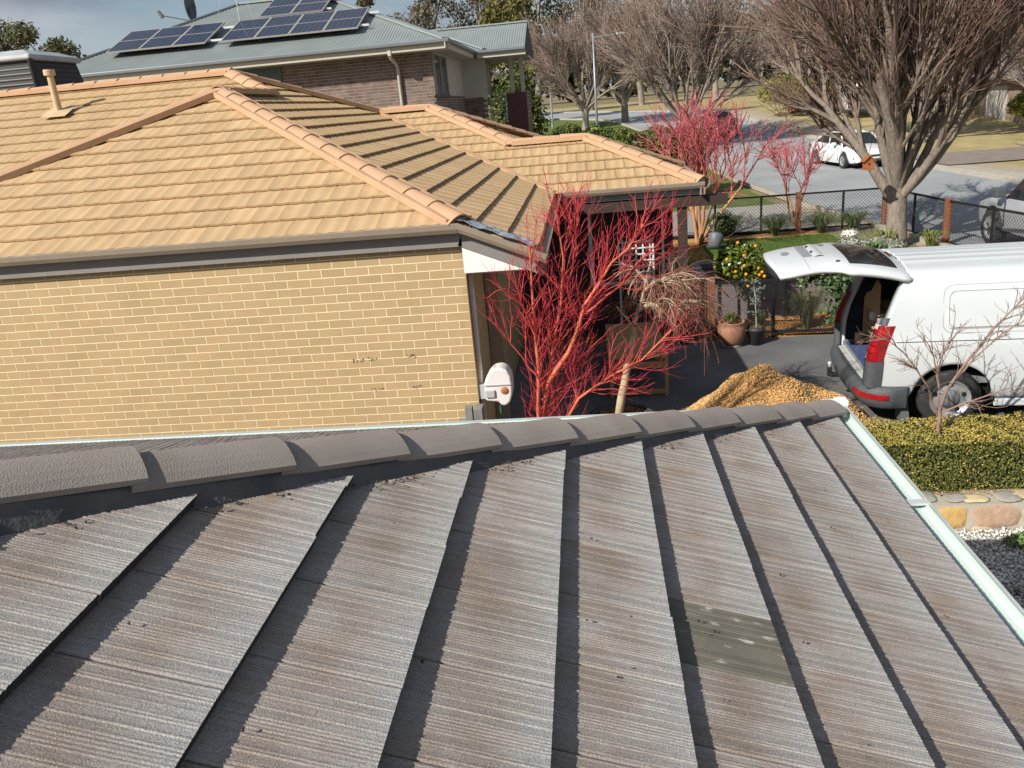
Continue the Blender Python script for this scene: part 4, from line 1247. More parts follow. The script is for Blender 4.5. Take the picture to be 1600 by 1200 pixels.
# tail lights
for sgn in (0, 1):
    rows = []
    for z in (.82, .86, .95, 1.05, 1.15, 1.22):
        yo = float(np.interp(z, [a[1] for a in side], [a[0] for a in side]))
        q = [(rp(z) + .11, yo - .006), (rp(z) + .05, yo - .012), (rp(z) - .022, yo - .010), (rp(z) - .048, yo + .02), (rp(z) - .055, yo + .08), (rp(z) - .05, yo + .155), (rp(z) + .0, yo + .158)]
        rows.append([(x, y if not sgn else WD - y, z) for x, y in q])
    vs, fs = grid(6, 7, lambda i, j: rows[i][j])
    tl = MB().add(vs, fs).build('tail_light', m_red, van, sm=True)
    for zl_ in (.92, 1.0, 1.09):
        yo = float(np.interp(zl_, [a[1] for a in side], [a[0] for a in side]))
        q = [(rp(zl_) - .024, yo - .011), (rp(zl_) - .050, yo + .02), (rp(zl_) - .058, yo + .08), (rp(zl_) - .053, yo + .15)]
        P_ = np.array([(x, y if not sgn else WD - y, zl_) for x, y in q]); tube_obj('lens_band', [(P_, np.full(4, .007))], mat('lens_dark_red', (.13, .004, .006), rough=.2), tl, sides=5)
    rows2 = []
    for z in (1.175, 1.225):
        yo = float(np.interp(z, [a[1] for a in side], [a[0] for a in side]))
        q = [(rp(z) - .036, yo + .022), (rp(z) - .062, yo + .08), (rp(z) - .057, yo + .15)]
        rows2.append([(x - .002, y if not sgn else WD - y, z) for x, y in q])
    vs, fs = grid(2, 3, lambda i, j: rows2[i][j])
    MB().add(vs, fs).build('clear_lens', mat('clear_lens', (0.6, .5, .5), rough=.1), tl)
    rows = []
    for z in (.50, .60, .72, .815):
        yo = float(np.interp(z, [a[1] for a in side], [a[0] for a in side]))
        q = [(rp(z) + .115, yo - .005), (rp(z) + .05, yo - .010), (rp(z) - .022, yo - .009), (rp(z) - .048, yo + .02), (rp(z) - .058, yo + .08), (rp(z) - .055, yo + .165), (rp(z) + .0, yo + .17)]
        rows.append([(x, y if not sgn else WD - y, z) for x, y in q])
    vs, fs = grid(4, 7, lambda i, j: rows[i][j])
    MB().add(vs, fs).build('corner_trim', m_vg, van, sm=True)
    rows = []
    for z in (1.225, 1.27, 1.31):
        yo = float(np.interp(z, [a[1] for a in side], [a[0] for a in side]))
        q = [(rp(z) + .02, yo - .006), (rp(z) - .02, yo - .006), (rp(z) - .042, yo + .02), (rp(z) - .045, yo + .08), (rp(z) - .03, yo + .11)]
        rows.append([(x, y if not sgn else WD - y, z) for x, y in q])
    vs, fs = grid(3, 5, lambda i, j: rows[i][j])
    MB().add(vs, fs).build('corner_trim', m_vg, van, sm=True)
# bumper: swept profile round the back
bp = [(.52, .00), (.505, .045), (.47, .085), (.40, .10), (.33, .085), (.27, .045), (.25, 0)]
path = []
for t in np.linspace(0, 1, 41):
    # plan path: near side forward point -> round corner -> rear -> far side
    if t < .2:
        u = t / .2; path.append((-.46 - .20 * u, -.002, -1, u))
    elif t < .3:
        u = (t - .2) / .1; a = u * math.pi / 2; path.append((-.66 - .22 * math.sin(a), .22 - .22 * math.cos(a), a, 1))
    elif t < .7:
        u = (t - .3) / .4; path.append((-.88 - .05 * math.sin(math.pi * u), .22 + (WD - .44) * u, math.pi / 2, 1))
    elif t < .8:
        u = (t - .7) / .1; a = math.pi / 2 * (1 - u); path.append((-.66 - .22 * math.sin(a), WD - .22 + .22 * math.cos(a), math.pi - a, 1))
    else:
        u = (t - .8) / .2; path.append((-.66 + .20 * u, WD + .002, math.pi + 1, 1))
PA = np.array([(p[0], p[1]) for p in path]); TA = np.gradient(PA, axis=0); NA = np.stack([-TA[:, 1], TA[:, 0]], 1); NA /= np.linalg.norm(NA, axis=1, keepdims=True)
cen = np.array([.6, WD / 2]); NA *= np.sign(((PA - cen) * NA).sum(1, keepdims=True))
fade = np.minimum(1, np.minimum(np.arange(41), 40 - np.arange(41)) / 7.0) * .9 + .1
vs, fs = grid(41, len(bp), lambda i, j: (PA[i, 0] + NA[i, 0] * bp[j][1] * fade[i], PA[i, 1] + NA[i, 1] * bp[j][1] * fade[i] * .6, bp[j][0]))
o = MB().add(vs, fs).build('rear_bumper', m_vg, van, sm=True); o.modifiers.new('s', 'SOLIDIFY').thickness = .01
MB().box(-.91, -.70, .22, WD - .22, .488, .512).build('bumper_step', m_vg, van, bevel=.008)
MB().box(-.855, -.815, .26, WD - .26, .514, .530).build('sill_plate', mat('sill_grey', (0.45, .46, .44)), van)
for k in range(4): MB().box(-.895, -.86, .32 + k * .34, .60 + k * .34, .5125, .524).build('sill_tread', MATS['sill_grey'], van)
# red reflector
rf = []
for i in (8, 9, 10, 11, 12, 13):
    rf.append([(PA[i, 0] + NA[i, 0] * (.096), PA[i, 1] + NA[i, 1] * .066, .435), (PA[i, 0] + NA[i, 0] * .106, PA[i, 1] + NA[i, 1] * .068, .40), (PA[i, 0] + NA[i, 0] * .100, PA[i, 1] + NA[i, 1] * .066, .372)])
vs, fs = grid(6, 3, lambda i, j: rf[i][j]); MB().add(vs, fs).build('reflector', m_red, van, sm=True)
# tow bar
MB().box(-1.12, -.75, .91, .99, .33, .38).box(-1.15, -1.10, .92, .98, .34, .46).build('tow_bar', mat('tow_black', (0.02, .02, .022), rough=.5), van, bevel=.01)
MB().lathe([(0, .05), (.02, .045), (.026, .025), (.02, .005), (.012, -.03)], (-1.125, .95, .48), 12).build('tow_ball', m_rl, van, sm=True)
# wheels
def wheel(parent, x, y, r, w, sgn, m_r=None):
    t = MB().lathe([(r * .66, -w / 2 * .9), (r * .9, -w / 2), (r * .985, -w * .38), (r, -w * .2), (r, w * .2), (r * .985, w * .38), (r * .9, w / 2), (r * .66, w / 2 * .9)], (x, y, r), 40, 'y').build('wheel', m_rub, parent, sm=True)
    s = -1 if sgn < 0 else 1
    MB().lathe([(0, s * w * .34), (r * .17, s * w * .33), (r * .21, s * w * .30), (r * .25, s * w * .22), (r * .40, s * w * .26), (r * .48, s * w * .20), (r * .56, s * w * .26), (r * .63, s * w * .43), (r * .67, s * w * .44), (r * .67, -s * w * .3)], (x, y, r), 40, 'y').build('rim', m_r or m_rim, t, sm=True)
    hb = MB().lathe([(0, s * w * .37), (r * .30, s * w * .355), (r * .34, s * w * .27)], (x, y, r), 20, 'y').build('hub_cap', mat('hub_grey', (0.16, .165, .17), rough=.5), t, sm=True)
    mb = MB()
    for k in range(5):
        a = 2 * math.pi * k / 5 + .3
        px_, pz = x + r * .47 * math.cos(a), r + r * .47 * math.sin(a)
        mb.lathe([(0, s * w * .285), (r * .085, s * w * .28)], (px_, y, pz), 8, 'y')
    mb.build('rim_hole', mat('hole_dark', (0.015, .015, .015)), t)
    return t
for x in (0, 3.0):
    wheel(van, x, .14, .335, .22, -1); wheel(van, x, WD - .14, .335, .22, 1)
    for yy in (.27, WD - .27):
        mb = MB()
        vs, fs = grid(17, 2, lambda i, j: (x + .44 * math.cos(math.pi * i / 16), (yy if j else (.03 if yy < 1 else WD - .03)), .32 + .44 * math.sin(math.pi * i / 16)))
        mb.add(vs, fs).build('wheel_arch', mat('arch_black', (0.012, .012, .013), rough=.9), van)
        MB().lathe([(0, 0), (.42, 0)], (x, yy, .38), 20, 'y').build('wheel_well', MATS['arch_black'], van)
MB().prism([(-.50, .30), (-.44, .30), (-.41, .08), (-.51, .06)], .05, .27).build('mud_flap', mat('flap_grey', (0.11, .115, .115), rough=.7), van)
MB().box(-.4, 3.6, .2, WD - .2, .25, .45).build('chassis', MATS['arch_black'], van)
# sill, crease seams and the pressed side panel
MB().box(.46, 2.55, .055, .09, .24, .33).build('sill', m_vw, van, bevel=.015)
def yside(z): return float(np.interp(z, [a[1] for a in side], [a[0] for a in side]))
MB().box(-.62, 2.9, yside(1.035) - .004, yside(1.035) + .01, 1.030, 1.038).build('panel_seam', m_seam, van)
MB().box(.46, 2.55, yside(.36) - .003, yside(.36) + .02, .345, .350).build('panel_seam', m_seam, van)
def ring(x0, x1, z0, z1, r, d, n=6):
    out = []
    for cx, cz, a0 in ((x1 - r, z1 - r, 0), (x0 + r, z1 - r, 90), (x0 + r, z0 + r, 180), (x1 - r, z0 + r, 270)):
        for k in range(n + 1):
            a = rad(a0 + 90 * k / n); x, z = cx + r * math.cos(a), cz + r * math.sin(a)
            out.append((x, yside(z) + d, z))
    return out
for (x0, x1) in ((-.12, 1.35), (1.47, 2.5)):
    A_ = ring(x0, x1, 1.16, 1.60, .09, -.001); B_ = ring(x0 + .022, x1 - .022, 1.182, 1.578, .075, -.013); n_ = len(A_)
    MB().add(A_ + B_, [(i, (i + 1) % n_, n_ + (i + 1) % n_, n_ + i) for i in range(n_)]).build('pressed_edge', m_vw, van, sm=True)
    # panel face follows the side
    rows = []
    zs = np.linspace(1.182, 1.578, 9)
    vs, fs = grid(9, 2, lambda i, j: ((x0 + .03, x1 - .03)[j], yside(zs[i]) - .0125, zs[i]))
    MB().add(vs, fs).build('pressed_panel', m_vw, van, sm=True)
    P_ = np.array(ring(x0 + .026, x1 - .026, 1.186, 1.574, .072, -.0145) + [ring(x0 + .026, x1 - .026, 1.186, 1.574, .072, -.0145)[0]])
    tube_obj('pressed_line', [(P_, np.full(len(P_), .0035))], mat('soft_grey_line', (0.30, .31, .31)), van, sides=4)
    P_ = np.array(ring(x0 - .03, x1 + .03, 1.12, 1.635, .11, -.001)); P_ = np.vstack([P_, P_[:1]])
    tube_obj('pressed_line', [(P_, np.full(len(P_), .003))], MATS['soft_grey_line'], van, sides=4)
MB().cyl((-.56, yside(1.28) - .004, 1.20), (-.56, yside(1.28) + .01, 1.20), .012, n=10).build('bump_stop', m_seam, van)
MB().box(-.80, -.755, .12, .17, 1.18, 1.28).build('latch', mat('latch_silver', (0.3, .3, .29), rough=.4), van, bevel=.008)
# gas strut
tube_obj('gas_strut', [(np.array([(-.62, .25, 1.22), (-.55, .25, 1.50), (-.52, .26, 1.74)]), np.array([.011, .011, .006]))], MATS['latch_silver'], van, sides=8)
# tailgate, raised
def tgz(s): return 1.792 + .02 + .30 * s - .17 * s * s
SN = 26
def tg_edge(s):
    return float(np.interp(s, [0, .05, .70, .76, .84, 1.0, 1.35, 1.52], [.16, .10, .07, .10, .20, .245, .21, .26]))
def tgp(i, j, d=0):
    s = 1.50 * i / SN
    ye = tg_edge(s)
    t = j / 14.0
    y = ye + (WD - 2 * ye) * t
    crown = -.075 * (2 * t - 1) ** 4 - .03 * (2 * t - 1) ** 2
    # free edge bows outwards
    s2 = s + .09 * (s / 1.5) ** 2 * (1 - (2 * t - 1) ** 2)
    return (-.45 - s2 * .93, y, tgz(s2) + crown - d)
vs, fs = grid(SN + 1, 15, lambda i, j: tgp(i, j))
o = MB().add(vs, fs).build('tailgate', m_vw, van, sm=True); o.modifiers.new('s', 'SOLIDIFY').thickness = .05
tgo = o
vs, fs = grid(13, 11, lambda i, j: tuple(np.array(tgp(2.6 + i * .78, 1.6 + j * 1.08)) + np.array([0, 0, .006])))
MB().add(vs, fs).build('rear_window', m_gl, tgo, sm=True)
def on_gate(s, y, h=.006):
    i = s / 1.5 * SN; ye = tg_edge(s); j = (y - ye) / (WD - 2 * ye) * 14
    return np.array(tgp(i, j)) + np.array([0, 0, h])
vs, fs = grid(2, 7, lambda i, j: tuple(on_gate(.055 + .06 * i, .80 + .05 * j, .012)))
MB().add(vs, fs).build('brake_light', m_red, tgo, sm=True)
P_ = np.array([on_gate(1.14, y, .002) for y in np.linspace(.28, WD - .28, 14)])
tube_obj('panel_line', [(P_, np.full(14, .005))], MATS['soft_grey_line'], tgo, sides=4)
vs, fs = grid(3, 8, lambda i, j: tuple(on_gate(1.03 + .05 * i, .62 + .10 * j, .004)))
MB().add(vs, fs).build('handle_recess', mat('recess_grey', (0.25, .255, .26), rough=.5), tgo, sm=True)
vs, fs = grid(4, 9, lambda i, j: tuple(on_gate(.90 + .04 * i, .58 + .09 * j, (.016 if i in (1, 2) else .002))))
MB().add(vs, fs).build('number_light_bar', m_vw, tgo, sm=True)
for y in (.78, 1.12):
    q = on_gate(1.01, y, .012); MB().box(q[0] - .012, q[0] + .012, q[1] - .02, q[1] + .02, q[2] - .012, q[2] + .012).build('plate_light', m_seam, tgo)
def disc(s, y, rx, ry, nm, m):
    mb = MB(); mb.tri(*[tuple(on_gate(s + rx * math.cos(a), y + ry * math.sin(a), .007)) for a in np.linspace(0, 2 * math.pi, 20, endpoint=False)])
    mb.build(nm, m, tgo)
disc(1.28, .95, .045, .10, 'badge', MATS['recess_grey'])
disc(.83, 1.25, .035, .10, 'badge', MATS['recess_grey'])
q = on_gate(.80, .36, .01); MB().box(q[0] - .02, q[0] + .02, q[1] - .012, q[1] + .012, q[2] - .01, q[2] + .006).build('wiper_pivot', m_seam, tgo)

# ================================================================== VEGETATION HELPERS
def nrmv(v): return v / (np.linalg.norm(v) + 1e-9)
def branch_path(rng, p, d, L_, n, up=0.0, jit=0.12, droop=0.0):
    pts = [p]; st = L_ / (n - 1)
    for k in range(n - 1):
        d = nrmv(d + np.array([0, 0, up]) + rng.normal(size=3) * jit - np.array([0, 0, droop * (k + 1)]))
        pts.append(pts[-1] + d * st)
    return np.array(pts), d
def dev(rng, d, ang):
    """direction rotated from d by ang about a random axis"""
    a = np.cross(d, rng.normal(size=3)); a = nrmv(a)
    return nrmv(d * math.cos(ang) + a * math.sin(ang))

def bare_tree(name, label, base, rng, trunk_h, trunk_r, n_limb, spread, limb_l, levels, mats, group=None, cat='tree', up=.06, fork=(4, 4, 5), rmin=.006,
              lr=.68, twig_n=5, twig_l=.5, lean=(0, 0), child_ang=(.25, .6), droop=0.0):
    base = np.array(base, float)
    t = thing(name, label, cat, tuple(base), 0, group)
    td = nrmv(np.array([lean[0], lean[1], 1.0]))
    tp_, _ = branch_path(rng, base - np.array([0, 0, .1]), td, trunk_h + .1, 6, 0, .03)
    rad_t = np.array([1.30, 1.05, .96, .92, .90, .62]) * trunk_r
    tube_obj('trunk', [(tp_, rad_t)], mats[0], t, sides=12)
    limbs = []; boughs = []; twigs = []
    def rec(p, d, L_, r, lev):
        n = 6 if lev == 0 else 5
        P, dend = branch_path(rng, p, d, L_, n, up, .07 if lev == 0 else .10, droop)
        R_ = np.linspace(r, max(rmin, r * .5), n)
        (limbs if lev == 0 else boughs if lev < levels else twigs).append((P, R_))
        if lev >= levels: 
            return
        nb = fork[min(lev, len(fork) - 1)]
        for k in range(nb):
            f = rng.uniform(.35, 1.0) if k else 1.0
            i = f * (n - 1); a = int(min(i, n - 2)); q = P[a] + (P[a + 1] - P[a]) * (i - a)
            dd = dev(rng, nrmv(P[min(a + 1, n - 1)] - P[a]), rng.uniform(*child_ang) * (.5 if k == 0 else 1))
            rec(q, dd, L_ * lr * rng.uniform(.75, 1.15), max(rmin, r * .52), lev + 1)
        if lev >= 1:
            for k in range(twig_n):
                i = rng.uniform(.15, 1) * (n - 1); a = int(min(i, n - 2)); q = P[a] + (P[a + 1] - P[a]) * (i - a)
                dd = dev(rng, nrmv(P[a + 1] - P[a]), rng.uniform(.3, .8))
                Q, _ = branch_path(rng, q, dd, twig_l * rng.uniform(.5, 1.2), 4, up * 1.2, .12, droop)
                twigs.append((Q, np.linspace(rmin, rmin * .6, 4)))
    for k in range(n_limb):
        az = 2 * math.pi * (k + rng.uniform(-.3, .3)) / n_limb
        an = rad(rng.uniform(*spread))
        d = np.array([math.sin(an) * math.cos(az), math.sin(an) * math.sin(az), math.cos(an)])
        f = rng.uniform(.66, .97); i = f * 5; a = int(min(i, 4))
        q = tp_[a] + (tp_[a + 1] - tp_[a]) * (i - a)
        rec(q, d, limb_l * rng.uniform(.8, 1.15), trunk_r * rng.uniform(.36, .62), 0)
    tube_obj('limbs', limbs, mats[0], t, sides=7)
    if boughs: tube_obj('boughs', boughs, mats[1], t, sides=4)
    if twigs: tube_obj('crown', twigs, mats[2], t, sides=3)
    return t

def leaf_ball(rng, c, r, n, shell=.55):
    """n points in an uneven blob; returns points and outward normals"""
    d = rng.normal(size=(n, 3)); d /= np.linalg.norm(d, axis=1, keepdims=True)
    rr = rng.uniform(shell, 1.0, (n, 1)) ** .6
    lump = 1 + .18 * np.sin(d[:, :1] * 5 + c[0]) * np.cos(d[:, 1:2] * 4 + c[1]) + .1 * np.sin(d[:, 2:] * 9)
    return np.asarray(c) + d * rr * lump * np.asarray(r), d

def shrub(name, label, base, r, n, size, m, rng, cat='shrub', group=None, clumps=9, stem_m=None, aspect=.5):
    base = np.array(base, float); r = np.array(r, float)
    t = thing(name, label, cat, tuple(base), 0, group)
    Cs, Ns = [], []
    for k in range(clumps):
        d = rng.normal(size=3); d /= np.linalg.norm(d); d[2] = abs(d[2]) * .9 - .25
        c = base + np.array([0, 0, r[2]]) + d * r * rng.uniform(.35, .62)
        C, N_ = leaf_ball(rng, c, r * rng.uniform(.38, .56), n // clumps)
        Cs.append(C); Ns.append(N_)
    C = np.concatenate(Cs); N_ = np.concatenate(Ns)
    k = C[:, 2] > base[2] + .01
    C, N_ = C[k], N_[k]
    link('foliage', leaf_mesh('foliage', C, N_ + rng.normal(size=N_.shape) * .7, size * rng.uniform(.6, 1.25, len(C)), rng, aspect), m, t)
    st = []
    for k in range(7):
        q = base + rng.normal(size=3) * r * np.array([.15, .15, 0])
        P, _ = branch_path(rng, q, nrmv(np.array([rng.normal() * .5, rng.normal() * .5, 1])), r[2] * 1.3, 4, 0, .1)
        st.append((P, np.linspace(.018, .006, 4) * max(.4, r[2])))
    tube_obj('stem', st, stem_m or MATS['bark_brown'], t, sides=5)
    return t

def tuft(name, label, base, h, n, m, rng, spread=.5, w=.008, group=None, cat='grass clump'):
    """strappy grass clump of arching blades"""
    base = np.array(base, float)
    V, F = [], []
    for k in range(n):
        a = rng.uniform(0, 2 * math.pi); out = np.array([math.cos(a), math.sin(a), 0])
        L_ = h * rng.uniform(.6, 1.15); s = spread * rng.uniform(.3, 1.1)
        p0 = base + out * rng.uniform(0, .06) + np.array([0, 0, -.01])
        sd = np.array([-out[1], out[0], 0]) * w
        pts = [p0, p0 + out * s * .25 * L_ + np.array([0, 0, .55 * L_]), p0 + out * s * .65 * L_ + np.array([0, 0, .90 * L_]), p0 + out * s * 1.15 * L_ + np.array([0, 0, .92 * L_ * (1 - .35 * s)])]
        b = len(V)
        for i, q in enumerate(pts):
            ww = (1, .9, .6, .08)[i]
            V += [q - sd * ww, q + sd * ww]
        F += [(b, b + 1, b + 3, b + 2), (b + 2, b + 3, b + 5, b + 4), (b + 4, b + 5, b + 7, b + 6)]
    o = link(name, np_mesh(name, np.array(V), np.array(F)), m)
    return tag(o, label, cat, group)

m_bark = mat('bark_brown', (0.155, 0.115, 0.085), (0.10, .075, .058), noise=8, stretch=(3, 3, .6), rough=.95, bump=(20, .8, .02))
m_barkg = mat('elm_bark_grey', (0.270, 0.225, 0.185), (0.165, .135, .11), noise=9, stretch=(2, 2, .5), rough=.95, bump=(24, .9, .03))
m_bough = mat('elm_bough', (0.235, 0.185, 0.148), (0.155, .12, .095), noise=5, rough=.95)
m_twig = mat('elm_twig', (0.215, 0.140, 0.105), (0.15, .095, .07), noise=3, island=.25, rough=.95)
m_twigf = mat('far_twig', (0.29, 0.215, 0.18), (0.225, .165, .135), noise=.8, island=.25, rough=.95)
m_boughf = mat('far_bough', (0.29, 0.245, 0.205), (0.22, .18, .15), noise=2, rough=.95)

# ---- the big elm by the fence
rng = np.random.default_rng(31)
elm = bare_tree('elm_tree', 'large bare elm with pale grey trunk beside the mesh fence', (7.17, 19.8, -.02), rng, 1.50, .235, 19, (6, 51), 3.2, 3, (m_barkg, m_bough, m_twig), fork=(5, 6, 5), rmin=.0048, twig_n=8, twig_l=.75, lr=.66, up=.045, child_ang=(.18, .5))
# ---- bare street trees
def street(x, y, h, s, sd, label, n=11, spread=(10, 56), ll=.38):
    r = np.random.default_rng(sd)
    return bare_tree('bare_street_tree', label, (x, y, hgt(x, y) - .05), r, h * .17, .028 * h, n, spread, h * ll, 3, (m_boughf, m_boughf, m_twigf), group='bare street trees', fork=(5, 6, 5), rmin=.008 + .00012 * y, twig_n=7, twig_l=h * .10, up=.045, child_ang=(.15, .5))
street(6.0, 50, 9.8, 1, 41, 'broad bare street tree rising behind the far red-stemmed maple', 13)
street(0.1, 66, 9.5, 1, 42, 'bare vase-shaped tree between the street lamp and the round green bush', 11)
street(3.3, 69, 10.5, 1, 43, 'bare vase-shaped tree just across from the street lamp behind the hedge', 11)
street(16.2, 66, 10.5, 1, 44, 'bare tree beyond the dark red car on the dry verge', 12)
street(17.5, 46, 9.5, 1, 45, 'bare tree on the dry verge behind the white sedan', 12)
street(20.5, 38, 9.0, 1, 46, 'bare brown tree at the pinkish concrete driveway', 11)

# ---- coral-bark maples
m_coral = mat('coral_bark', (0.60, 0.17, 0.085), (0.50, .10, .06), noise=7, rough=.6)
m_coralt = mat('coral_twig', (0.58, 0.050, 0.070), (0.46, .03, .05), noise=6, island=.3, rough=.5)
m_coralm = mat('coral_limb', (0.54, 0.085, 0.06), (0.44, .04, .045), noise=7, rough=.55)
RED = {'s1': [(-0.75, 9.4, -0.16), (-0.72, 9.4, 0.61), (-0.69, 9.4, 1.26), (-0.71, 9.4, 1.82), (-0.69, 9.4, 2.35)], 's1b': [(-0.69, 9.4, 1.26), (-0.85, 9.4, 1.67), (-1.02, 9.4, 1.91), (-1.2, 9.4, 1.83)], 's2': [(-0.72, 9.4, -0.16), (-0.65, 9.4, 0.52), (-0.46, 9.4, 1.25), (-0.35, 9.4, 1.71), (-0.34, 9.4, 2.32), (-0.38, 9.4, 2.69)], 's3': [(-0.67, 9.4, 0.51), (-0.32, 9.4, 1.0), (-0.1, 9.4, 1.54), (0.19, 9.4, 1.98), (0.46, 9.4, 2.23), (0.61, 9.4, 2.47)], 's3b': [(-0.1, 9.4, 1.46), (0.29, 9.4, 1.75), (0.63, 9.4, 2.1), (0.89, 9.4, 2.31)], 's4': [(-0.59, 9.4, -0.17), (-0.19, 9.4, 0.5), (0.21, 9.4, 0.8), (0.52, 9.4, 0.99), (0.87, 9.4, 1.29)], 's5': [(-0.63, 9.4, 0.09), (-0.42, 9.4, 0.59), (-0.16, 9.4, 0.91)], 's6': [(-0.37, 9.4, 1.64), (-0.18, 9.4, 2.16), (-0.12, 9.4, 2.56)], 's7': [(-0.71, 9.4, 0.69), (-0.94, 9.4, 1.04), (-1.12, 9.4, 1.29)]}
R0 = {'s1': .031, 's2': .026, 's3': .026, 's4': .0255, 's3b': .015, 's6': .012, 's5': .013, 's1b': .011, 's7': .009}
rng = np.random.default_rng(51)
rm = thing('coral_bark_maple', 'bright coral-red bare maple against the dark patio beside the hose reel', 'tree', (-.5, 7.28, -.5))
trunks, mids, tw = [], [], []
yoff = {'s1': -.15, 's2': .08, 's3': .0, 's4': -.25, 's3b': .15, 's6': .15, 's5': .15, 's1b': -.25, 's7': .1}
for k, P in RED.items():
    P = np.array(P); P = (P - [0, 0, 3.85]) * (7.3 / 9.4) + [0, 0, 3.85]; m_ = len(P)
    if k in ('s1', 's2', 's4', 's5'): P = np.vstack([[-.52 + .12 * (k == 's4') - .05 * (k == 's1'), 7.28, -.5], P])
    # resample with wobble and a spread in depth away from the image plane
    ts = np.linspace(0, 1, 9); d = np.r_[0, np.cumsum(np.linalg.norm(np.diff(P, axis=0), axis=1))]; Ln = d[-1]; d /= d[-1]
    Q = np.stack([np.interp(ts, d, P[:, i]) for i in range(3)], 1)
    Q[:, 1] += yoff[k] * ts ** 1.3 * (1 if k in ('s1', 's2', 's3', 's4', 's5') else 1)
    if k in ('s1b', 's7'): Q[:, 1] += np.interp(Q[0, 2], [0, 2.35], [0, yoff['s1']]) * .8
    if k == 's6': Q[:, 1] += .08
    Q[1:-1] += rng.normal(size=(7, 3)) * .012
    R_ = np.linspace(R0[k], R0[k] * .25, 9)
    (trunks if R0[k] > .025 else mids).append((Q, R_))
    nb = int(21 * Ln)
    for b in range(nb):
        f = rng.uniform(.30, 1); i = f * 8; a = int(min(i, 7)); q = Q[a] + (Q[a + 1] - Q[a]) * (i - a)
        dd = dev(rng, nrmv(Q[a + 1] - Q[a]), rng.uniform(.35, .9))
        L_ = rng.uniform(.2, .6) * (1.1 - .3 * f)
        B_, _ = branch_path(rng, q, dd, L_, 5, .10, .14)
        B_[:, 1] = np.minimum(B_[:, 1], 7.6)
        if B_[:, 0].min() < -1.0 or (B_[:, 0].min() < -.70 and B_[:, 2].min() < 1.75) or (B_[0, 2] < 1.15 and rng.uniform() < .5): continue
        mids.append((B_, np.linspace(.0045, .0022, 5)))
        for c in range(5):
            a2 = rng.integers(1, 4); q2 = B_[a2] + (B_[a2 + 1] - B_[a2]) * rng.uniform(0, 1)
            T_, _ = branch_path(rng, q2, dev(rng, nrmv(B_[a2 + 1] - B_[a2]), rng.uniform(.3, .9)), rng.uniform(.08, .30), 4, .12, .14)
            tw.append((T_, np.linspace(.0021, .0013, 4)))
tube_obj('trunk', trunks, m_coral, rm, sides=10)
tube_obj('boughs', mids, m_coralm, rm, sides=5)
tube_obj('crown', tw, m_coralt, rm, sides=3)

def red_tree(base, h, n, spread, sd, label, rmin=.007, twn=5, r=.055):
    m_o = mat('tan_maple_stem', (0.42, 0.235, 0.115), (0.34, .17, .085), noise=5, rough=.7)
    m_p = mat('pink_red_limb', (0.46, 0.125, 0.105), (0.36, .08, .08), noise=4, rough=.6)
    m_q = mat('pink_red_twig', (0.52, 0.13, 0.14), (0.42, .085, .10), noise=4, island=.3, rough=.6)
    r_ = np.random.default_rng(sd)
    base = np.array(base, float)
    t = thing('coral_bark_maple', label, 'tree', tuple(base))
    st, md, tws = [], [], []
    for k in range(n):
        az = 2 * math.pi * (k + r_.uniform(-.3, .3)) / n; an = rad(r_.uniform(*spread))
        d = np.array([math.sin(an) * math.cos(az), math.sin(an) * math.sin(az), math.cos(an)])
        P, de = branch_path(r_, base + r_.normal(size=3) * np.array([.07, .07, 0]) + np.array([0, 0, -.05]), d, h * .42, 6, .0, .04)
        st.append((P, np.linspace(r, r * .6, 6)))
        def rec(p, d, L_, rr, lev):
            Q, _ = branch_path(r_, p, d, L_, 5, .05, .10)
            (md if lev < 3 else tws).append((Q, np.linspace(rr, max(rmin, rr * .5), 5)))
            if lev < 3:
                for c in range(4):
                    a = r_.integers(1, 4)
                    rec(Q[a + 1] if c else Q[-1], dev(r_, nrmv(Q[a + 1] - Q[a]), r_.uniform(.25, .7)), L_ * .66 * r_.uniform(.8, 1.2), max(rmin, rr * .55), lev + 1)
                for c in range(twn):
                    a = r_.integers(0, 4)
                    Z, _ = branch_path(r_, Q[a + 1], dev(r_, nrmv(Q[a + 1] - Q[a]), r_.uniform(.3, .9)), h * .09 * r_.uniform(.5, 1.3), 4, .1, .12)
                    tws.append((Z, np.linspace(rmin, rmin * .6, 4)))
        for c in range(3):
            rec(P[-1 - (c > 1)], dev(r_, nrmv(P[-1] - P[-2]), r_.uniform(.1, .5)), h * .24, r * .5, 1)
    tube_obj('trunk', st, m_o, t, sides=8); tube_obj('boughs', md, m_p, t, sides=4); tube_obj('crown', tws, m_q, t, sides=3)
    return t
red_tree((2.9, 22.0, -.02), 4.4, 8, (8, 40), 61, 'multi-stemmed pink-red maple in orange mulch inside the mesh fence', .008, 5, .05)
red_tree((5.8, 24.0, -.01), 2.9, 4, (6, 24), 62, 'slim pink-red sapling just outside the mesh fence', .008, 3, .035)

# ---- weeping maple in a tub
m_wb = mat('weeping_bark', (0.50, 0.40, 0.26), (0.34, .27, .19), noise=9, rough=.85, bump=(30, .5, .01))
m_wt = mat('weeping_twig', (0.40, 0.20, 0.135), (0.28, .12, .085), noise=5, island=.35, rough=.8)
WEEP = {'t': [(0.23, 9.75, -0.02), (0.33, 9.75, 0.43), (0.43, 9.75, 0.89), (0.47, 9.75, 1.18)], 'a': [(0.47, 9.75, 1.18), (0.56, 9.75, 1.41), (0.63, 9.75, 1.63), (0.67, 9.75, 1.8)], 'b': [(0.54, 9.75, 1.38), (0.66, 9.75, 1.44), (0.95, 9.75, 1.45), (1.04, 9.75, 1.3)], 'c': [(0.47, 9.75, 1.18), (0.36, 9.75, 1.35), (0.27, 9.75, 1.51)], 'd': [(0.63, 9.75, 1.63), (0.76, 9.75, 1.72), (0.95, 9.75, 1.67), (1.14, 9.75, 1.46)]}
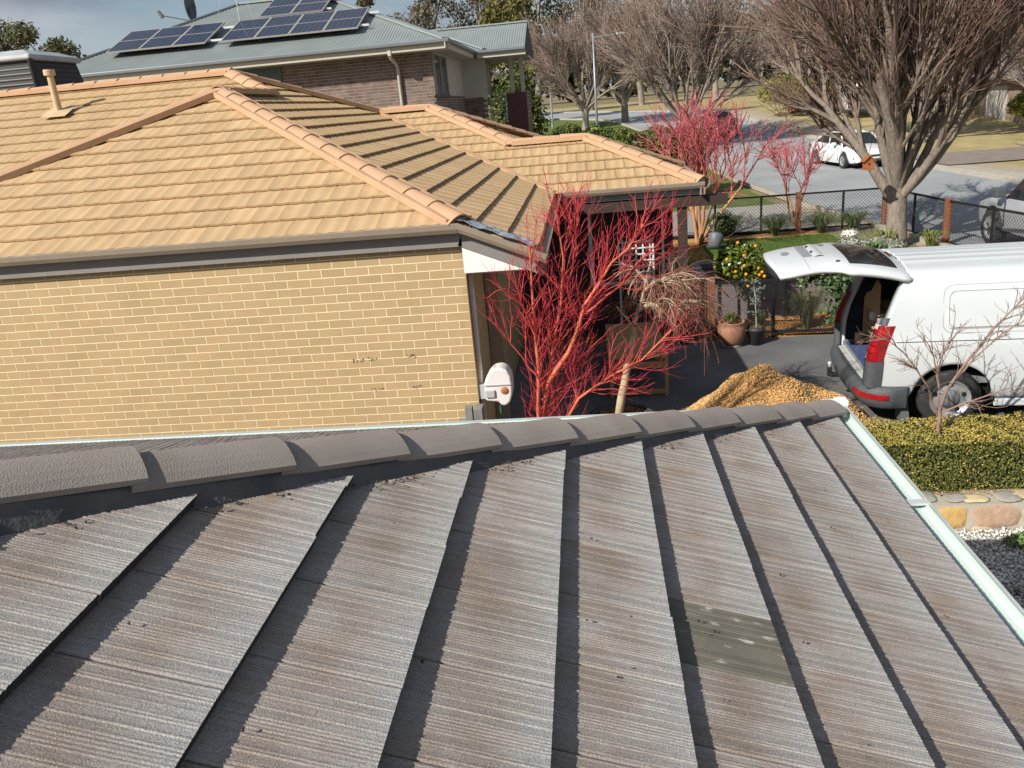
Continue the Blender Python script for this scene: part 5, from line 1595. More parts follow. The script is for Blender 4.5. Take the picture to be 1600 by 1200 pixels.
rng = np.random.default_rng(71)
wm = thing('weeping_maple', 'weeping bare maple with pale crooked trunk growing from a tub', 'tree', (.21, 9.05, 0.2))
tr, md, tws = [], [], []
SCW = 9.05 / 9.75
for k, P in WEEP.items():
    P = (np.array(P) - [0, 0, 3.85]) * SCW + [0, 0, 3.85]; ts = np.linspace(0, 1, 9); d = np.r_[0, np.cumsum(np.linalg.norm(np.diff(P, axis=0), axis=1))]; d /= d[-1]
    Q = np.stack([np.interp(ts, d, P[:, i]) for i in range(3)], 1); Q[1:] += rng.normal(size=(8, 3)) * .007
    if k != 't': Q[:, 1] += {'a': .1, 'b': -.1, 'c': -.25, 'd': .2}[k] * ts
    r0 = {'t': .052, 'a': .030, 'b': .030, 'c': .016, 'd': .024}[k]
    (tr if k == 't' else md).append((Q, np.linspace(r0, r0 * (.7 if k == 't' else .45), 9)))
ends = [(np.array(p) - [0, 0, 3.85]) * SCW + [0, 0, 3.85] for p in ((.67, 9.85, 1.8), (1.04, 9.65, 1.32), (1.14, 9.95, 1.48), (.95, 9.95, 1.68), (.95, 9.65, 1.46), (.80, 9.9, 1.72), (.63, 9.85, 1.63))]
for b in range(60):
    src = md[(0, 1, 3, 3, 1)[b % 5]][0]; q = src[rng.integers(3, 9)] + rng.normal(size=3) * .015
    a = rng.uniform(-2.2, 2.2); d = nrmv(np.array([math.cos(a) * 1.0 + .05, math.sin(a) * .9, rng.uniform(.1, .7)]))
    B_, _ = branch_path(rng, q, d, rng.uniform(.22, .70), 7, 0, .16, .07)
    md.append((B_, np.linspace(.009, .003, 7)))
    for c in range(11):
        a2 = rng.integers(1, 6); q2 = B_[a2]
        T_, _ = branch_path(rng, q2, dev(rng, nrmv(B_[a2 + 1] - B_[a2]), rng.uniform(.3, 1.0)), rng.uniform(.15, .5), 5, 0, .14, .10)
        if T_[:, 2].min() < .12: continue
        tws.append((T_, np.linspace(.0030, .0018, 5)))
tube_obj('trunk', tr, m_wb, wm, sides=10); tube_obj('boughs', md, m_wb, wm, sides=5); tube_obj('crown', tws, m_wt, wm, sides=3)
tb = thing('planter_tub', 'low round planter tub at the foot of the weeping maple', 'planter', (.27, 9.07, 0))
MB().lathe([(0, .0), (.34, .0), (.40, .26), (.41, .27), (.37, .27), (.36, .22)], (.27, 9.07, 0), 28).build('tub', mat('dark_glaze', (0.05, .045, .045), var=.2, rough=.35), tb, sm=True)
MB().lathe([(0, .245), (.2, .24), (.37, .225)], (.27, 9.07, 0), 24).build('soil', m_soil, tb)
n = 500; a = rng.uniform(0, 6.28, n); r_ = np.sqrt(rng.uniform(0, 1, n)) * .34
link('mulch_top', chunk_mesh('mulch_top', np.stack([(.27 + r_ * np.cos(a)), 9.07 + r_ * np.sin(a), np.full(n, .245)], 1), .02, rng, .4), mat('mulch_chip', (0.42, 0.20, 0.06), (0.28, .13, .04), noise=9, island=.4), tb)
MB().box(.12, .17, 8.80, 8.805, .25, .36).build('plant_label', m_frame, tb)

# ---- small bare tree in the clipped hedge
HT = {'t': [(3.5, 8.15, 0.1), (3.5, 8.15, 0.33), (3.5, 8.15, 0.53)], 'a': [(3.5, 8.15, 0.53), (3.58, 8.15, 0.81), (3.77, 8.15, 1.17), (3.98, 8.15, 1.49), (4.16, 8.15, 1.71)], 'b': [(3.5, 8.15, 0.53), (3.45, 8.15, 0.99), (3.57, 8.15, 1.32)], 'c': [(3.49, 8.15, 0.46), (3.3, 8.15, 0.89), (3.02, 8.15, 1.25), (2.79, 8.15, 1.43)], 'd': [(3.58, 8.15, 0.81), (3.83, 8.15, 1.2), (4.21, 8.15, 1.57)], 'e': [(3.52, 8.15, 0.49), (3.81, 8.15, 0.69), (4.11, 8.15, 0.85)], 'f': [(3.48, 8.15, 0.74), (3.37, 8.15, 1.09), (3.26, 8.15, 1.3)]}
m_hb = mat('hedge_tree_bark', (0.30, 0.20, 0.16), (0.22, .14, .115), noise=9, rough=.85)
rng = np.random.default_rng(81)
ht = thing('hedge_sapling', 'small bare branching tree rising through the clipped hedge in front of the van', 'tree', (3.5, 8.15, 0))
tr, tws = [], []
for k, P in HT.items():
    P = np.array(P); ts = np.linspace(0, 1, 8); d = np.r_[0, np.cumsum(np.linalg.norm(np.diff(P, axis=0), axis=1))]; Ln = d[-1]; d /= d[-1]
    Q = np.stack([np.interp(ts, d, P[:, i]) for i in range(3)], 1); Q[1:-1] += rng.normal(size=(6, 3)) * .008
    Q[:, 1] -= {'t': 0, 'a': .1, 'b': -.05, 'c': .12, 'd': .2, 'e': .25, 'f': .2}[k] * ts
    r0 = .024 if k == 't' else (.017 if k == 'a' else .011)
    tr.append((Q, np.linspace(r0, max(.004, r0 * .35) if k != 't' else .02, 8)))
    if k == 't': continue
    for b in range(int(14 * Ln)):
        f = rng.uniform(.25, 1); i = f * 7; a = int(min(i, 6)); q = Q[a] + (Q[a + 1] - Q[a]) * (i - a)
        B_, _ = branch_path(rng, q, dev(rng, nrmv(Q[a + 1] - Q[a]), rng.uniform(.35, .8)), rng.uniform(.12, .4), 5, .03, .14)
        B_[:, 1] = np.minimum(B_[:, 1], 8.55)
        tws.append((B_, np.linspace(.0048, .003, 5)))
        for c in range(3):
            a2 = rng.integers(1, 4); T_, _ = branch_path(rng, B_[a2], dev(rng, nrmv(B_[a2 + 1] - B_[a2]), rng.uniform(.4, .9)), rng.uniform(.06, .2), 4, .03, .14)
            T_[:, 1] = np.minimum(T_[:, 1], 8.55)
            tws.append((T_, np.linspace(.003, .0022, 4)))
tube_obj('trunk', tr, m_hb, ht, sides=8); tube_obj('crown', tws, m_hb, ht, sides=3)

# ---- clipped hedge by the driveway
rng = np.random.default_rng(91)
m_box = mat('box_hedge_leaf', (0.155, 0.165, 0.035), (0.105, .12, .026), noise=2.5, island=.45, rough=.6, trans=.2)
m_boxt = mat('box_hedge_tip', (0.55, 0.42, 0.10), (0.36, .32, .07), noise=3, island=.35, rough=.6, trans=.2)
hd = thing('clipped_hedge', 'clipped low hedge with yellowing top beside the driveway', 'hedge', (4.2, 8.15, -.2))
HX0, HX1, HY0, HY1, HZ0, HZ1 = 2.0, 6.5, 7.78, 8.52, -.24, .31
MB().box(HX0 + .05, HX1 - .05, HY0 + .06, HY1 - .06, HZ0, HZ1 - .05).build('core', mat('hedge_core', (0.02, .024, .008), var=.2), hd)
n = 34000
Cx = rng.uniform(HX0, HX1, n); 
face = rng.uniform(0, 1, n)
top = face < .56
Cy = np.where(top, rng.uniform(HY0, HY1, n), HY0 + np.abs(rng.normal(0, .022, n)))
Cz = np.where(top, HZ1 - np.abs(rng.normal(0, .022, n)), rng.uniform(HZ0, HZ1, n))
wob = .014 * np.sin(Cx * 7) + .012 * np.sin(Cx * 17 + Cy * 9)
Cz = np.where(top, Cz + wob, Cz); Cy = np.where(top, Cy, Cy + wob)
C = np.stack([Cx, Cy, Cz], 1); Nn = np.where(top[:, None], np.array([0, 0, 1.0]), np.array([0, -1.0, 0.3])) + rng.normal(size=(n, 3)) * .55
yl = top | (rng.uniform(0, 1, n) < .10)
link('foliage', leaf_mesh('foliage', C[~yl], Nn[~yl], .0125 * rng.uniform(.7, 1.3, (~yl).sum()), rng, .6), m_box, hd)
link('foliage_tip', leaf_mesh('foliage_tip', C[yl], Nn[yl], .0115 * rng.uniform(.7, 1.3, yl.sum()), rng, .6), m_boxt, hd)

# ---- stone retaining wall
sw = thing('stone_wall', 'low sandstone retaining wall below the clipped hedge', 'wall', (4, 7.6, -.5))
MB().add([(1.2, 7.47, -.55), (8, 7.47, -.55), (8, 7.56, -.27), (1.2, 7.56, -.27), (1.2, 7.80, -.235), (8, 7.80, -.235), (1.2, 7.80, -.55), (8, 7.80, -.55)],
         [(0, 1, 2, 3), (3, 2, 5, 4), (4, 5, 7, 6)]).build('mortar', mat('wall_mortar', (0.40, .36, .28), (0.33, .30, .24), noise=12, bump=(40, .5, .01)), sw)
def stone(cx, cz, w, h, m, top=False, sd=0):
    r_ = np.random.default_rng(sd); n = 11
    pts = []
    for k in range(n):
        a = 2 * math.pi * k / n
        e = (abs(math.cos(a)) ** .7 * np.sign(math.cos(a)), abs(math.sin(a)) ** .7 * np.sign(math.sin(a)))
        pts.append((cx + e[0] * w / 2 * r_.uniform(.86, 1.14), cz + e[1] * h / 2 * r_.uniform(.86, 1.14)))
    def P(x, z, d, k):
        if top: return (x, z, -.252 + (z - 7.56) * .14 + d)
        return (x, 7.47 + (z + .55) * .32 - d, z)
    vs = [P(x, z, 0, 0) for x, z in pts] + [P(cx + (x - cx) * .9, cz + (z - cz) * .93, .010, 0) for x, z in pts] + [P(cx + (x - cx) * .45, cz + (z - cz) * .45, .013 + r_.uniform(-.004, .004), 0) for x, z in pts] + [P(cx, cz, .014, 0)]
    fs = [(i, (i + 1) % n, n + (i + 1) % n, n + i) for i in range(n)] + [(n + i, n + (i + 1) % n, 2 * n + (i + 1) % n, 2 * n + i) for i in range(n)] + [(2 * n + i, 2 * n + (i + 1) % n, 3 * n) for i in range(n)]
    MB().add(vs, fs).build('stone', m, sw, sm=True)
ms = [mat('stone_%s' % nm, c, tuple(x * .8 for x in c), noise=7, rough=.9, bump=(18, .6, .02)) for nm, c in (('ochre', (.52, .34, .12)), ('pink', (.43, .29, .20)), ('cream', (.56, .47, .28)), ('grey', (.33, .31, .27)), ('sand', (.48, .38, .24)))]
seq = [(2.35, .32, 2), (2.72, .34, 4), (3.08, .32, 2), (3.44, .32, 0), (3.86, .42, 1), (4.30, .34, 2), (4.72, .40, 4), (5.18, .42, 1), (5.62, .38, 0), (6.05, .4, 2)]
for i, (cx, w, mi) in enumerate(seq): stone(cx, -.385, w * 1.04, .225, ms[mi], sd=i)
for i, cx in enumerate((3.3, 3.75, 4.4, 5.0)): stone(cx, -.50, .26, .05, ms[(0, 4, 0, 2)[i]], sd=20 + i)
for i in range(16): stone(2.3 + i * .24 + .05 * math.sin(i * 3), 7.665 + .03 * math.sin(i * 5), .25, .16 + .03 * math.sin(i * 2), ms[(3, 2, 3, 4, 3)[i % 5]], True, 40 + i)
n = 400
C = np.stack([rng.uniform(2, 6, n), rng.uniform(7.68, 7.80, n), rng.uniform(-.235, -.215, n)], 1)
tag(link('fallen_leaves', leaf_mesh('fallen_leaves', C, rng.normal(size=(n, 3)) * .5 + np.array([0, 0, 1]), .014, rng), mat('fallen_leaf', (0.38, .17, .06), (0.25, .1, .04), island=.4, noise=3)), 'brown fallen leaves along the top of the stone wall', 'leaves', kind='stuff')
shrub('succulent_plant', 'small green leafy plant growing in the white pebbles', (3.93, 7.12, -.5), (.22, .15, .08), 460, .028, mat('succulent_leaf', (0.10, .20, .06), (0.16, .22, .07), noise=5, island=.3, trans=.15), rng, 'plant', clumps=6)
for i, (x, y) in enumerate(((3.0, 6.85), (3.28, 6.5), (3.5, 6.35), (4.1, 6.45))):
    tuft('pebble_weed', ('dark dry weed in the pebbles closest to the gutter', 'dark weed spreading in the pebbles below the gutter strap', 'wispy dark weed in the shaded pebbles', 'dark weed in the pebbles in front of the green plant')[i], (x, y, -.49), .07, 40, mat('dry_weed', (.09, .075, .06), var=.2), rng, .9, .003, 'weeds in the white pebbles', 'weed')

# ---- mulch heap
rng = np.random.default_rng(101)
def heap(x, y):
    dx, dy = (x - 1.98) / 1.22, (y - 9.15) / .95
    r = math.hypot(dx, dy)
    h = max(0, .80 * (1 - r) ** .9 if r < 1 else 0)
    return min(h, .665 + .02 * math.sin(x * 9)) * (1 + .10 * math.sin(x * 6 + y * 3) + .06 * math.sin(x * 13 - y * 8)) + (.04 * math.sin(x * 5) if r < .95 else 0)
mh = thing('mulch_heap', 'heap of orange bark mulch tipped on the dark driveway', 'heap', (1.98, 9.15, 0))
vs, fs = grid(44, 36, lambda i, j: (.70 + 2.56 * i / 43, 8.15 + 2.0 * j / 35, heap(.70 + 2.56 * i / 43, 8.15 + 2.0 * j / 35) - .012))
MB().add(vs, fs).build('mound', m_mulch, mh, sm=True)
n = 26000; X = rng.uniform(.66, 3.3, n); Y = rng.uniform(8.1, 10.2, n); Z = np.array([heap(a, b) for a, b in zip(X, Y)])
k = (Z > .012) | ((rng.uniform(0, 1, n) < .08) & (np.hypot((X - 1.98) / 1.4, (Y - 9.15) / 1.1) < 1))
C = np.stack([X, Y, Z + rng.uniform(-.005, .008, n)], 1)[k]
o = link('mulch_chips', chunk_mesh('mulch_chips', C, .015 * rng.uniform(.6, 1.4, len(C)), rng, .35), mat('mulch_chip_bright', (0.66, 0.42, 0.175), (0.50, .30, .12), noise=2, island=.35, rough=.95), mh); o['kind'] = 'stuff'

# ================================================================== FENCES
m_fb = mat('black_steel', (0.014, .014, .015), rough=.5)
m_wire = mat('black_wire', (0.03, .03, .032), rough=.5)
m_post = mat('red_brown_timber', (0.235, 0.092, 0.045), (0.155, .060, .032), noise=8, stretch=(6, 6, 1), rough=.75)
def mesh_panel(parent, p, q, z0, z1, cell=.075, r=.0032):
    p, q = np.array([*p, 0.0]), np.array([*q, 0.0]); L_ = np.linalg.norm(q - p); u = (q - p) / L_
    H = z1 - z0; paths = []
    n = int((L_ + H) / cell)
    for k in range(n + 1):
        for sg in (1, -1):
            s0 = k * cell - (H if sg > 0 else 0)
            # line s = s0 + sg*(z-z0)
            a, b = 0.0, H
            ss = lambda t: s0 + sg * t
            if sg > 0:
                a = max(a, -s0); b = min(b, L_ - s0)
            else:
                b = min(b, s0); a = max(a, s0 - L_)
            if b - a < .02: continue
            paths.append((np.array([p + u * ss(a) + [0, 0, z0 + a], p + u * ss(b) + [0, 0, z0 + b]]), np.full(2, r)))
    o = tube_obj('wire_mesh', paths, m_wire, parent, sides=3)
    o['kind'] = 'stuff'
def fence(name, label, pts, z0, h, posts, timber, cell=.075, r=.0032, th=None):
    f = thing(name, label, 'fence', (*pts[0], 0))
    for a, b in zip(pts[:-1], pts[1:]):
        MB().bar((*a, h), (*b, h), .04, .045).build('top_rail', m_fb, f)
        MB().bar((*a, z0), (*b, z0), .04, .045).build('bottom_rail', m_fb, f)
        mesh_panel(f, a, b, z0 + .02, h - .02, cell, r)
    for x, y in posts: MB().box(x - .025, x + .025, y - .025, y + .025, -.05, h).build('post', m_fb, f)
    for x, y in timber: MB().box(x - .065, x + .065, y - .065, y + .065, -.05, (th or h + .05)).build('timber_post', m_post, f, bevel=.006)
    return f
fence('street_fence', 'black wire mesh fence with brown timber posts along the street', [(1.8, 23.0), (7.9, 22.78)], .06, 1.0,
      [(2.25, 22.98), (3.45, 22.94), (4.68, 22.90), (6.82, 22.82)], [(5.66, 22.86), (7.9, 22.78)], .09, .0042)
fence('corner_fence', 'black wire mesh fence with timber posts running back past the elm', [(7.9, 22.78), (8.2, 19.6), (8.75, 16.2), (9.1, 13.2)], .06, 1.0,
      [(8.06, 21.2), (8.46, 18.0)], [(8.2, 19.6), (8.75, 16.2)], .09, .0042)
fence('garden_gate_fence', 'low black mesh garden fence behind the flower pots', [(1.95, 12.98), (2.86, 12.94), (3.9, 12.86), (5.6, 12.74)], .07, .92,
      [(2.02, 12.975), (2.86, 12.94), (3.86, 12.86)], [], .05, .0028)
gp_ = MB().box(1.83, 1.94, 12.93, 13.04, -.05, 1.02).build('gate_post', m_post, None, bevel=.006)
tag(gp_, 'orange-brown timber gate post at the end of the garden fence', 'post')
# red-brown paling screen beside the post
ps = thing('paling_screen', 'red-brown timber paling screen behind the weeping maple', 'screen', (1.5, 13.05, 0))
for i in range(5): MB().box(1.28 + .108 * i, 1.375 + .108 * i, 13.02, 13.04, 0.02, .95).build('paling', m_post, ps)
for z in (.2, .75): MB().box(1.27, 1.82, 13.041, 13.075, z, z + .08).build('rail', m_post, ps)

# ================================================================== PATIO THINGS
m_teak = mat('oiled_timber', (0.50, 0.31, 0.14), (0.40, .235, .10), noise=4, stretch=(1, 8, 8), rough=.6)
tbl = thing('slatted_table', 'slatted timber table with open frame legs on the dark patio', 'table', (.55, 11.2, 0))
for i in range(13): MB().box(.16, .95, 10.40 + .135 * i, 10.52 + .135 * i, .55 - .002 * (i % 2), .575).build('slat', m_teak, tbl)
for x in (.16, .90):
    for y in (10.42, 12.05): MB().box(x, x + .05, y, y + .06, 0, .548).build('leg', m_teak, tbl)
    MB().box(x + .005, x + .045, 10.481, 12.049, .46, .546).build('side_rail', m_teak, tbl)
for z0, z1 in ((.40, .49), (.03, .085)): MB().box(.211, .899, 10.425, 10.465, z0, z1).build('front_rail', m_teak, tbl)
# pots
m_terra = mat('terracotta_glaze', (0.36, 0.185, 0.115), (0.27, .13, .08), noise=5, rough=.45, spec=.5)
pot = thing('terracotta_pot', 'round terracotta pot with orange mulch by the garden fence', 'pot', (2.14, 12.55, 0))
MB().lathe([(0, 0.02), (.13, .02), (.19, .10), (.222, .22), (.215, .32), (.195, .375), (.205, .385), (.20, .40), (.175, .39), (.165, .345)], (2.14, 12.55, 0), 32).build('pot', m_terra, pot, sm=True)
MB().lathe([(0, .352), (.17, .345)], (2.14, 12.55, 0), 20).build('mulch', m_mulch, pot)
MB().lathe([(0, 0.0), (.15, 0), (.165, .022), (.12, .024)], (2.14, 12.55, 0), 24).build('saucer', mat('saucer_grey', (.3, .29, .28)), pot, sm=True)
rng = np.random.default_rng(111)
m_leafd = mat('shrub_leaf_dark', (0.055, .095, .018), (0.09, .13, .025), noise=3, island=.4, rough=.5, trans=.25)
shrub('potted_bush', 'small leafy bush planted in the terracotta pot', (2.14, 12.55, .345), (.14, .12, .10), 340, .022, m_leafd, rng, 'plant', clumps=6)
bpot = thing('black_pot', 'black plastic pot on the driveway by the garden fence', 'pot', (2.52, 12.56, 0))
MB().lathe([(0, 0.0), (.105, 0), (.128, .22), (.14, .225), (.142, .275), (.128, .275), (.125, .24)], (2.52, 12.56, 0), 24).build('pot', mat('black_pot_plastic', (.035, .037, .042), rough=.5), bpot, sm=True)
MB().lathe([(0, .25), (.125, .245)], (2.52, 12.56, 0), 20).build('soil', m_soil, bpot)
n = 160; a = rng.uniform(0, 6.28, n); r_ = np.sqrt(rng.uniform(0, 1, n)) * .12
link('dead_leaves', leaf_mesh('dead_leaves', np.stack([2.52 + r_ * np.cos(a), 12.56 + r_ * np.sin(a), rng.uniform(.25, .29, n)], 1), rng.normal(size=(n, 3)), .016, rng), mat('dead_leaf_brown', (.12, .08, .05), island=.3), bpot)
sp = thing('potted_sapling', 'slender grey-green sapling growing in the black pot', 'plant', (2.52, 12.56, .25))
P, _ = branch_path(rng, np.array([2.52, 12.56, .24]), np.array([0.02, 0, 1.0]), .72, 7, .0, .06)
st = [(P, np.linspace(.009, .004, 7))]; Cs = []
for k in range(14):
    i = rng.integers(2, 7); Q, _ = branch_path(rng, P[i], dev(rng, np.array([0, 0, 1.0]), rng.uniform(.5, 1.2)), rng.uniform(.08, .22), 4, .02, .15); st.append((Q, np.linspace(.003, .002, 4))); Cs += [Q[1], Q[2], Q[3]]
tube_obj('stem', st, mat('pale_stem', (.42, .38, .33)), sp, sides=5)
C = np.repeat(np.array(Cs), 4, 0) + rng.normal(size=(len(Cs) * 4, 3)) * .025
link('foliage', leaf_mesh('foliage', C, rng.normal(size=C.shape), .024, rng, .6), mat('eucalypt_grey_leaf', (.17, .215, .165), (.13, .17, .13), island=.25, trans=.2), sp)

# ================================================================== GARDEN
m_bedw = mat('mauve_grey_block', (0.235, 0.190, 0.185), (0.19, .155, .155), noise=4, rough=.85, bump=(40, .4, .006))
m_bedc = mat('bed_capping_grey', (0.22, .225, .23), var=.06, noise=4)
def bed(x0, x1, y0, y1, h, label, soilm):
    b = thing('raised_bed', label, 'garden bed', ((x0 + x1) / 2, (y0 + y1) / 2, 0))
    for (a0, a1, b0, b1) in ((x0, x1, y0, y0 + .12), (x0, x1, y1 - .12, y1), (x0, x0 + .12, y0 + .12, y1 - .12), (x1 - .12, x1, y0 + .12, y1 - .12)):
        MB().box(a0, a1, b0, b1, -.02, h).build('wall', m_bedw, b)
        MB().box(a0 - .01, a1 + .01, b0 - .01, b1 + .01, h + .001, h + .04).build('capping', m_bedc, b, bevel=.006)
    MB().box(x0 + .1, x1 - .1, y0 + .1, y1 - .1, 0, h - .06).build('soil', soilm, b)
    return b
bed(1.95, 3.30, 14.1, 16.1, .62, 'mauve-grey block garden bed holding the orange tree', m_soil)
bed(3.45, 5.3, 14.3, 16.2, .58, 'mauve-grey block garden bed hidden behind the open tailgate', m_soil)
# orange tree
rng = np.random.default_rng(121)
m_cit = mat('citrus_leaf', (0.105, .150, .022), (0.16, .20, .035), noise=4, island=.45, rough=.35, spec=.6, trans=.2)
ct = shrub('orange_tree', 'dense glossy citrus bush dotted with oranges above the garden fence', (2.42, 13.55, .52), (.47, .40, .56), 5200, .038, m_cit, rng, 'tree', clumps=16)
tube_obj('trunk', [(np.array([(2.42, 13.55, -.05), (2.43, 13.54, .3), (2.42, 13.55, .7)]), np.array([.035, .028, .022]))], m_bark, ct, sides=8)
me_or = MB().lathe([(0, -.029), (.016, -.025), (.026, -.012), (.029, 0), (.026, .012), (.016, .025), (0, .029)], (0, 0, 0), 12).mesh('orange'); smooth(me_or); me_or.materials.append(mat('orange_peel', (.62, .30, .015), (.55, .22, .01), noise=5, rough=.45))
for k, (ox, oz) in enumerate(((.22, .70), (-.10, .78), (-.28, .52), (.02, .40), (.02, .56), (-.12, .30), (.30, .22), (.34, .27), (.38, .20), (.22, .14), (-.20, .12), (.10, .05), (.28, .33), (.05, .26))):
    o = bpy.data.objects.new('orange', me_or); COL.objects.link(o); o.parent = ct; o.matrix_basis = Matrix.Translation((ox * .9, -.40 + .18 * abs(ox) - .04 * math.sin(k), oz + .22))
# ivy covering the fence end by the van
rng = np.random.default_rng(131)
m_ivy = mat('ivy_leaf', (0.10, .155, .06), (0.055, .10, .03), noise=5, island=.4, rough=.5, trans=.15)
iv = thing('ivy_screen', 'leafy ivy climbing the garden fence beside the open van', 'ivy', (4.2, 12.9, 0))
n = 5200
X = 4.15 + rng.normal(size=n) * .22; X = np.where(X > 4.8, 4.5, X); Z = rng.uniform(0.1, 1.35, n) + .1 * np.sin(X * 9); Y = 12.80 + rng.normal(size=n) * .07
n2 = 1500; X2 = rng.uniform(3.2, 4.2, n2); Z2 = .98 + .12 * np.sin(X2 * 6) + rng.normal(size=n2) * .10; Y2 = 12.84 + rng.normal(size=n2) * .07
C = np.concatenate([np.stack([X, Y, Z], 1), np.stack([X2, Y2, Z2], 1)])
link('foliage', leaf_mesh('foliage', C, np.array([0, -1, .5]) + rng.normal(size=C.shape) * .6, .036 * rng.uniform(.6, 1.3, len(C)), rng, .75), m_ivy, iv)
tube_obj('stem', [(branch_path(rng, np.array([4.15 + rng.normal() * .2, 12.86, 0]), np.array([0, 0, 1.0]), 1.2, 6, 0, .12)[0], np.linspace(.014, .006, 6)) for _ in range(8)], m_bark, iv, sides=5)
# strappy clumps
m_str = mat('strap_leaf', (0.10, .125, .035), (0.17, .165, .06), noise=2, island=.45, rough=.6, trans=.2)
m_strd = mat('strap_leaf_dark', (0.045, .075, .025), (0.075, .10, .035), noise=2, island=.4, rough=.6, trans=.2)
tuft('strappy_clump', 'yellow-green strappy clump in orange mulch beside the ivy', (3.48, 13.3, 0), .62, 300, m_str, rng, .75, .007)
tuft('strappy_clump', 'small strappy tuft in the mulch behind the black pot', (2.75, 13.5, 0), .30, 90, m_str, rng, .7, .006)
for i, (x, y, h, lb) in enumerate(((3.75, 22.55, .75, 'dark grass clump beside the pink-red maple stems'), (4.95, 22.45, .62, 'dark grass clump between the maple and the slim sapling along the fence'), (6.15, 22.4, .60, 'dark grass clump just past the timber post inside the fence'), (6.95, 22.3, .62, 'dark grass clump at the fence corner'))):
    tuft('grass_clump', lb, (x, y, 0), h * .85, 420, MATS.get('grey_grass') or mat('grey_grass', (.085, .115, .05), (.13, .155, .075), noise=2, island=.4, rough=.6, trans=.2), rng, 1.25, .008, 'grass clumps along the street fence')
tuft('lily_clump', 'bright green strappy lily at the foot of the elm', (6.75, 19.2, 0), .55, 90, mat('lily_leaf', (.20, .27, .07), (.28, .30, .09), island=.3, trans=.3), rng, .6, .018, None, 'plant')
tuft('lily_clump', 'green strappy lily on the street side of the elm', (7.75, 19.3, 0), .42, 110, MATS['lily_leaf'], rng, .8, .016, None, 'plant')
m_dust = mat('silver_leaf', (.42, .43, .38), (.30, .32, .25), noise=4, island=.35, trans=.15)
for i, (x, y, r_, lb) in enumerate(((5.9, 18.9, .42, 'silver-leaved bush beside the bright lily'), (6.5, 18.6, .45, 'silver-leaved bush in front of the elm trunk'))):
    shrub('silver_bush', lb, (x, y, -.02), (r_, r_ * .8, .26), 1700, .032, m_dust, rng, 'shrub', 'silver bushes under the elm', 8)
n = 260
C, N_ = leaf_ball(rng, (5.85, 18.95, .52), (.22, .2, .10), n); 
fw_ = thing('white_flowers', 'white flower heads above the silver bush', 'flowers', (5.85, 18.95, .4))
link('petals', leaf_mesh('petals', C, N_, .030, rng, .7), mat('white_petal', (.72, .70, .62), var=.05, island=.1), fw_)
# tall dark shrub behind the maple + tipped pot
shrub('dark_shrub', 'tall dark leafy shrub next to the pink-red maple', (3.35, 21.6, 0), (.42, .40, .55), 2600, .035, m_strd, rng, 'shrub', None, 9)
tp2 = thing('tipped_pot', 'grey pot tipped over in the orange mulch under the maple', 'pot', (3.15, 21.0, 0), local=True)
o = MB().lathe([(0, 0), (.14, 0), (.20, .30), (.21, .34), (.18, .34), (.13, .04)], (0, 0, 0), 20).build('pot', mat('slate_pot', (.11, .12, .14), rough=.5), tp2, sm=True)
tp2.rotation_euler = (rad(-38), rad(22), 0); tp2.location = (3.1, 20.9, .06)
# lawn blades, mulch chips as stuff
n = 42000
X = rng.uniform(2.0, 7.6, n); Y = rng.uniform(16.5, 22.15, n); C = np.stack([X, Y, np.full(n, .012)], 1)
N_ = rng.normal(size=(n, 3)); N_[:, 2] *= .3
tag(link('lawn_grass', leaf_mesh('lawn_grass', C, N_, .026, rng, .12, .1), mat('grass_blade', (.075, .15, .02), (.13, .17, .04), noise=1.5, island=.4, trans=.3)), 'short green lawn inside the mesh fence', 'grass', kind='stuff')
n = 9000
X = rng.uniform(1.9, 5.0, n); Y = rng.uniform(12.95, 14.1, n)
tag(link('mulch_bed', chunk_mesh('mulch_bed', np.stack([X, Y, np.full(n, -.008)], 1), .022, rng, .4), mat('bed_chip', (0.46, 0.23, 0.07), (0.32, .15, .045), noise=3, island=.4)), 'orange bark mulch spread behind the garden fence', 'mulch', kind='stuff')
# birdhouse in the elm
bh = thing('birdhouse', 'small orange-brown timber birdhouse hanging in the elm', 'birdhouse', (6.17, 19.0, 1.9))
m_bh = mat('orange_timber', (.36, .125, .045), (.28, .09, .03), noise=8, rough=.7)
MB().box(6.08, 6.26, 18.92, 19.08, 1.93, 2.10).build('box', m_bh, bh)
MB().prism([(6.04, 2.07), (6.17, 2.19), (6.30, 2.07), (6.30, 2.09), (6.17, 2.215), (6.04, 2.09)], 18.88, 19.12).prism([(6.08, 2.101), (6.17, 2.185), (6.26, 2.101)], 18.921, 19.079).build('roof', m_bh, bh)
MB().box(6.05, 6.29, 18.88, 19.12, 1.90, 1.928).build('floor', m_bh, bh)
MB().lathe([(0, 0), (.025, 0)], (6.17, 18.918, 2.03), 12, 'y').build('hole', MATS['hole_dark'], bh)
MB().cyl((6.17, 19.0, 2.2), (6.40, 19.25, 2.95), .004, n=4).build('cord', m_fb, bh)

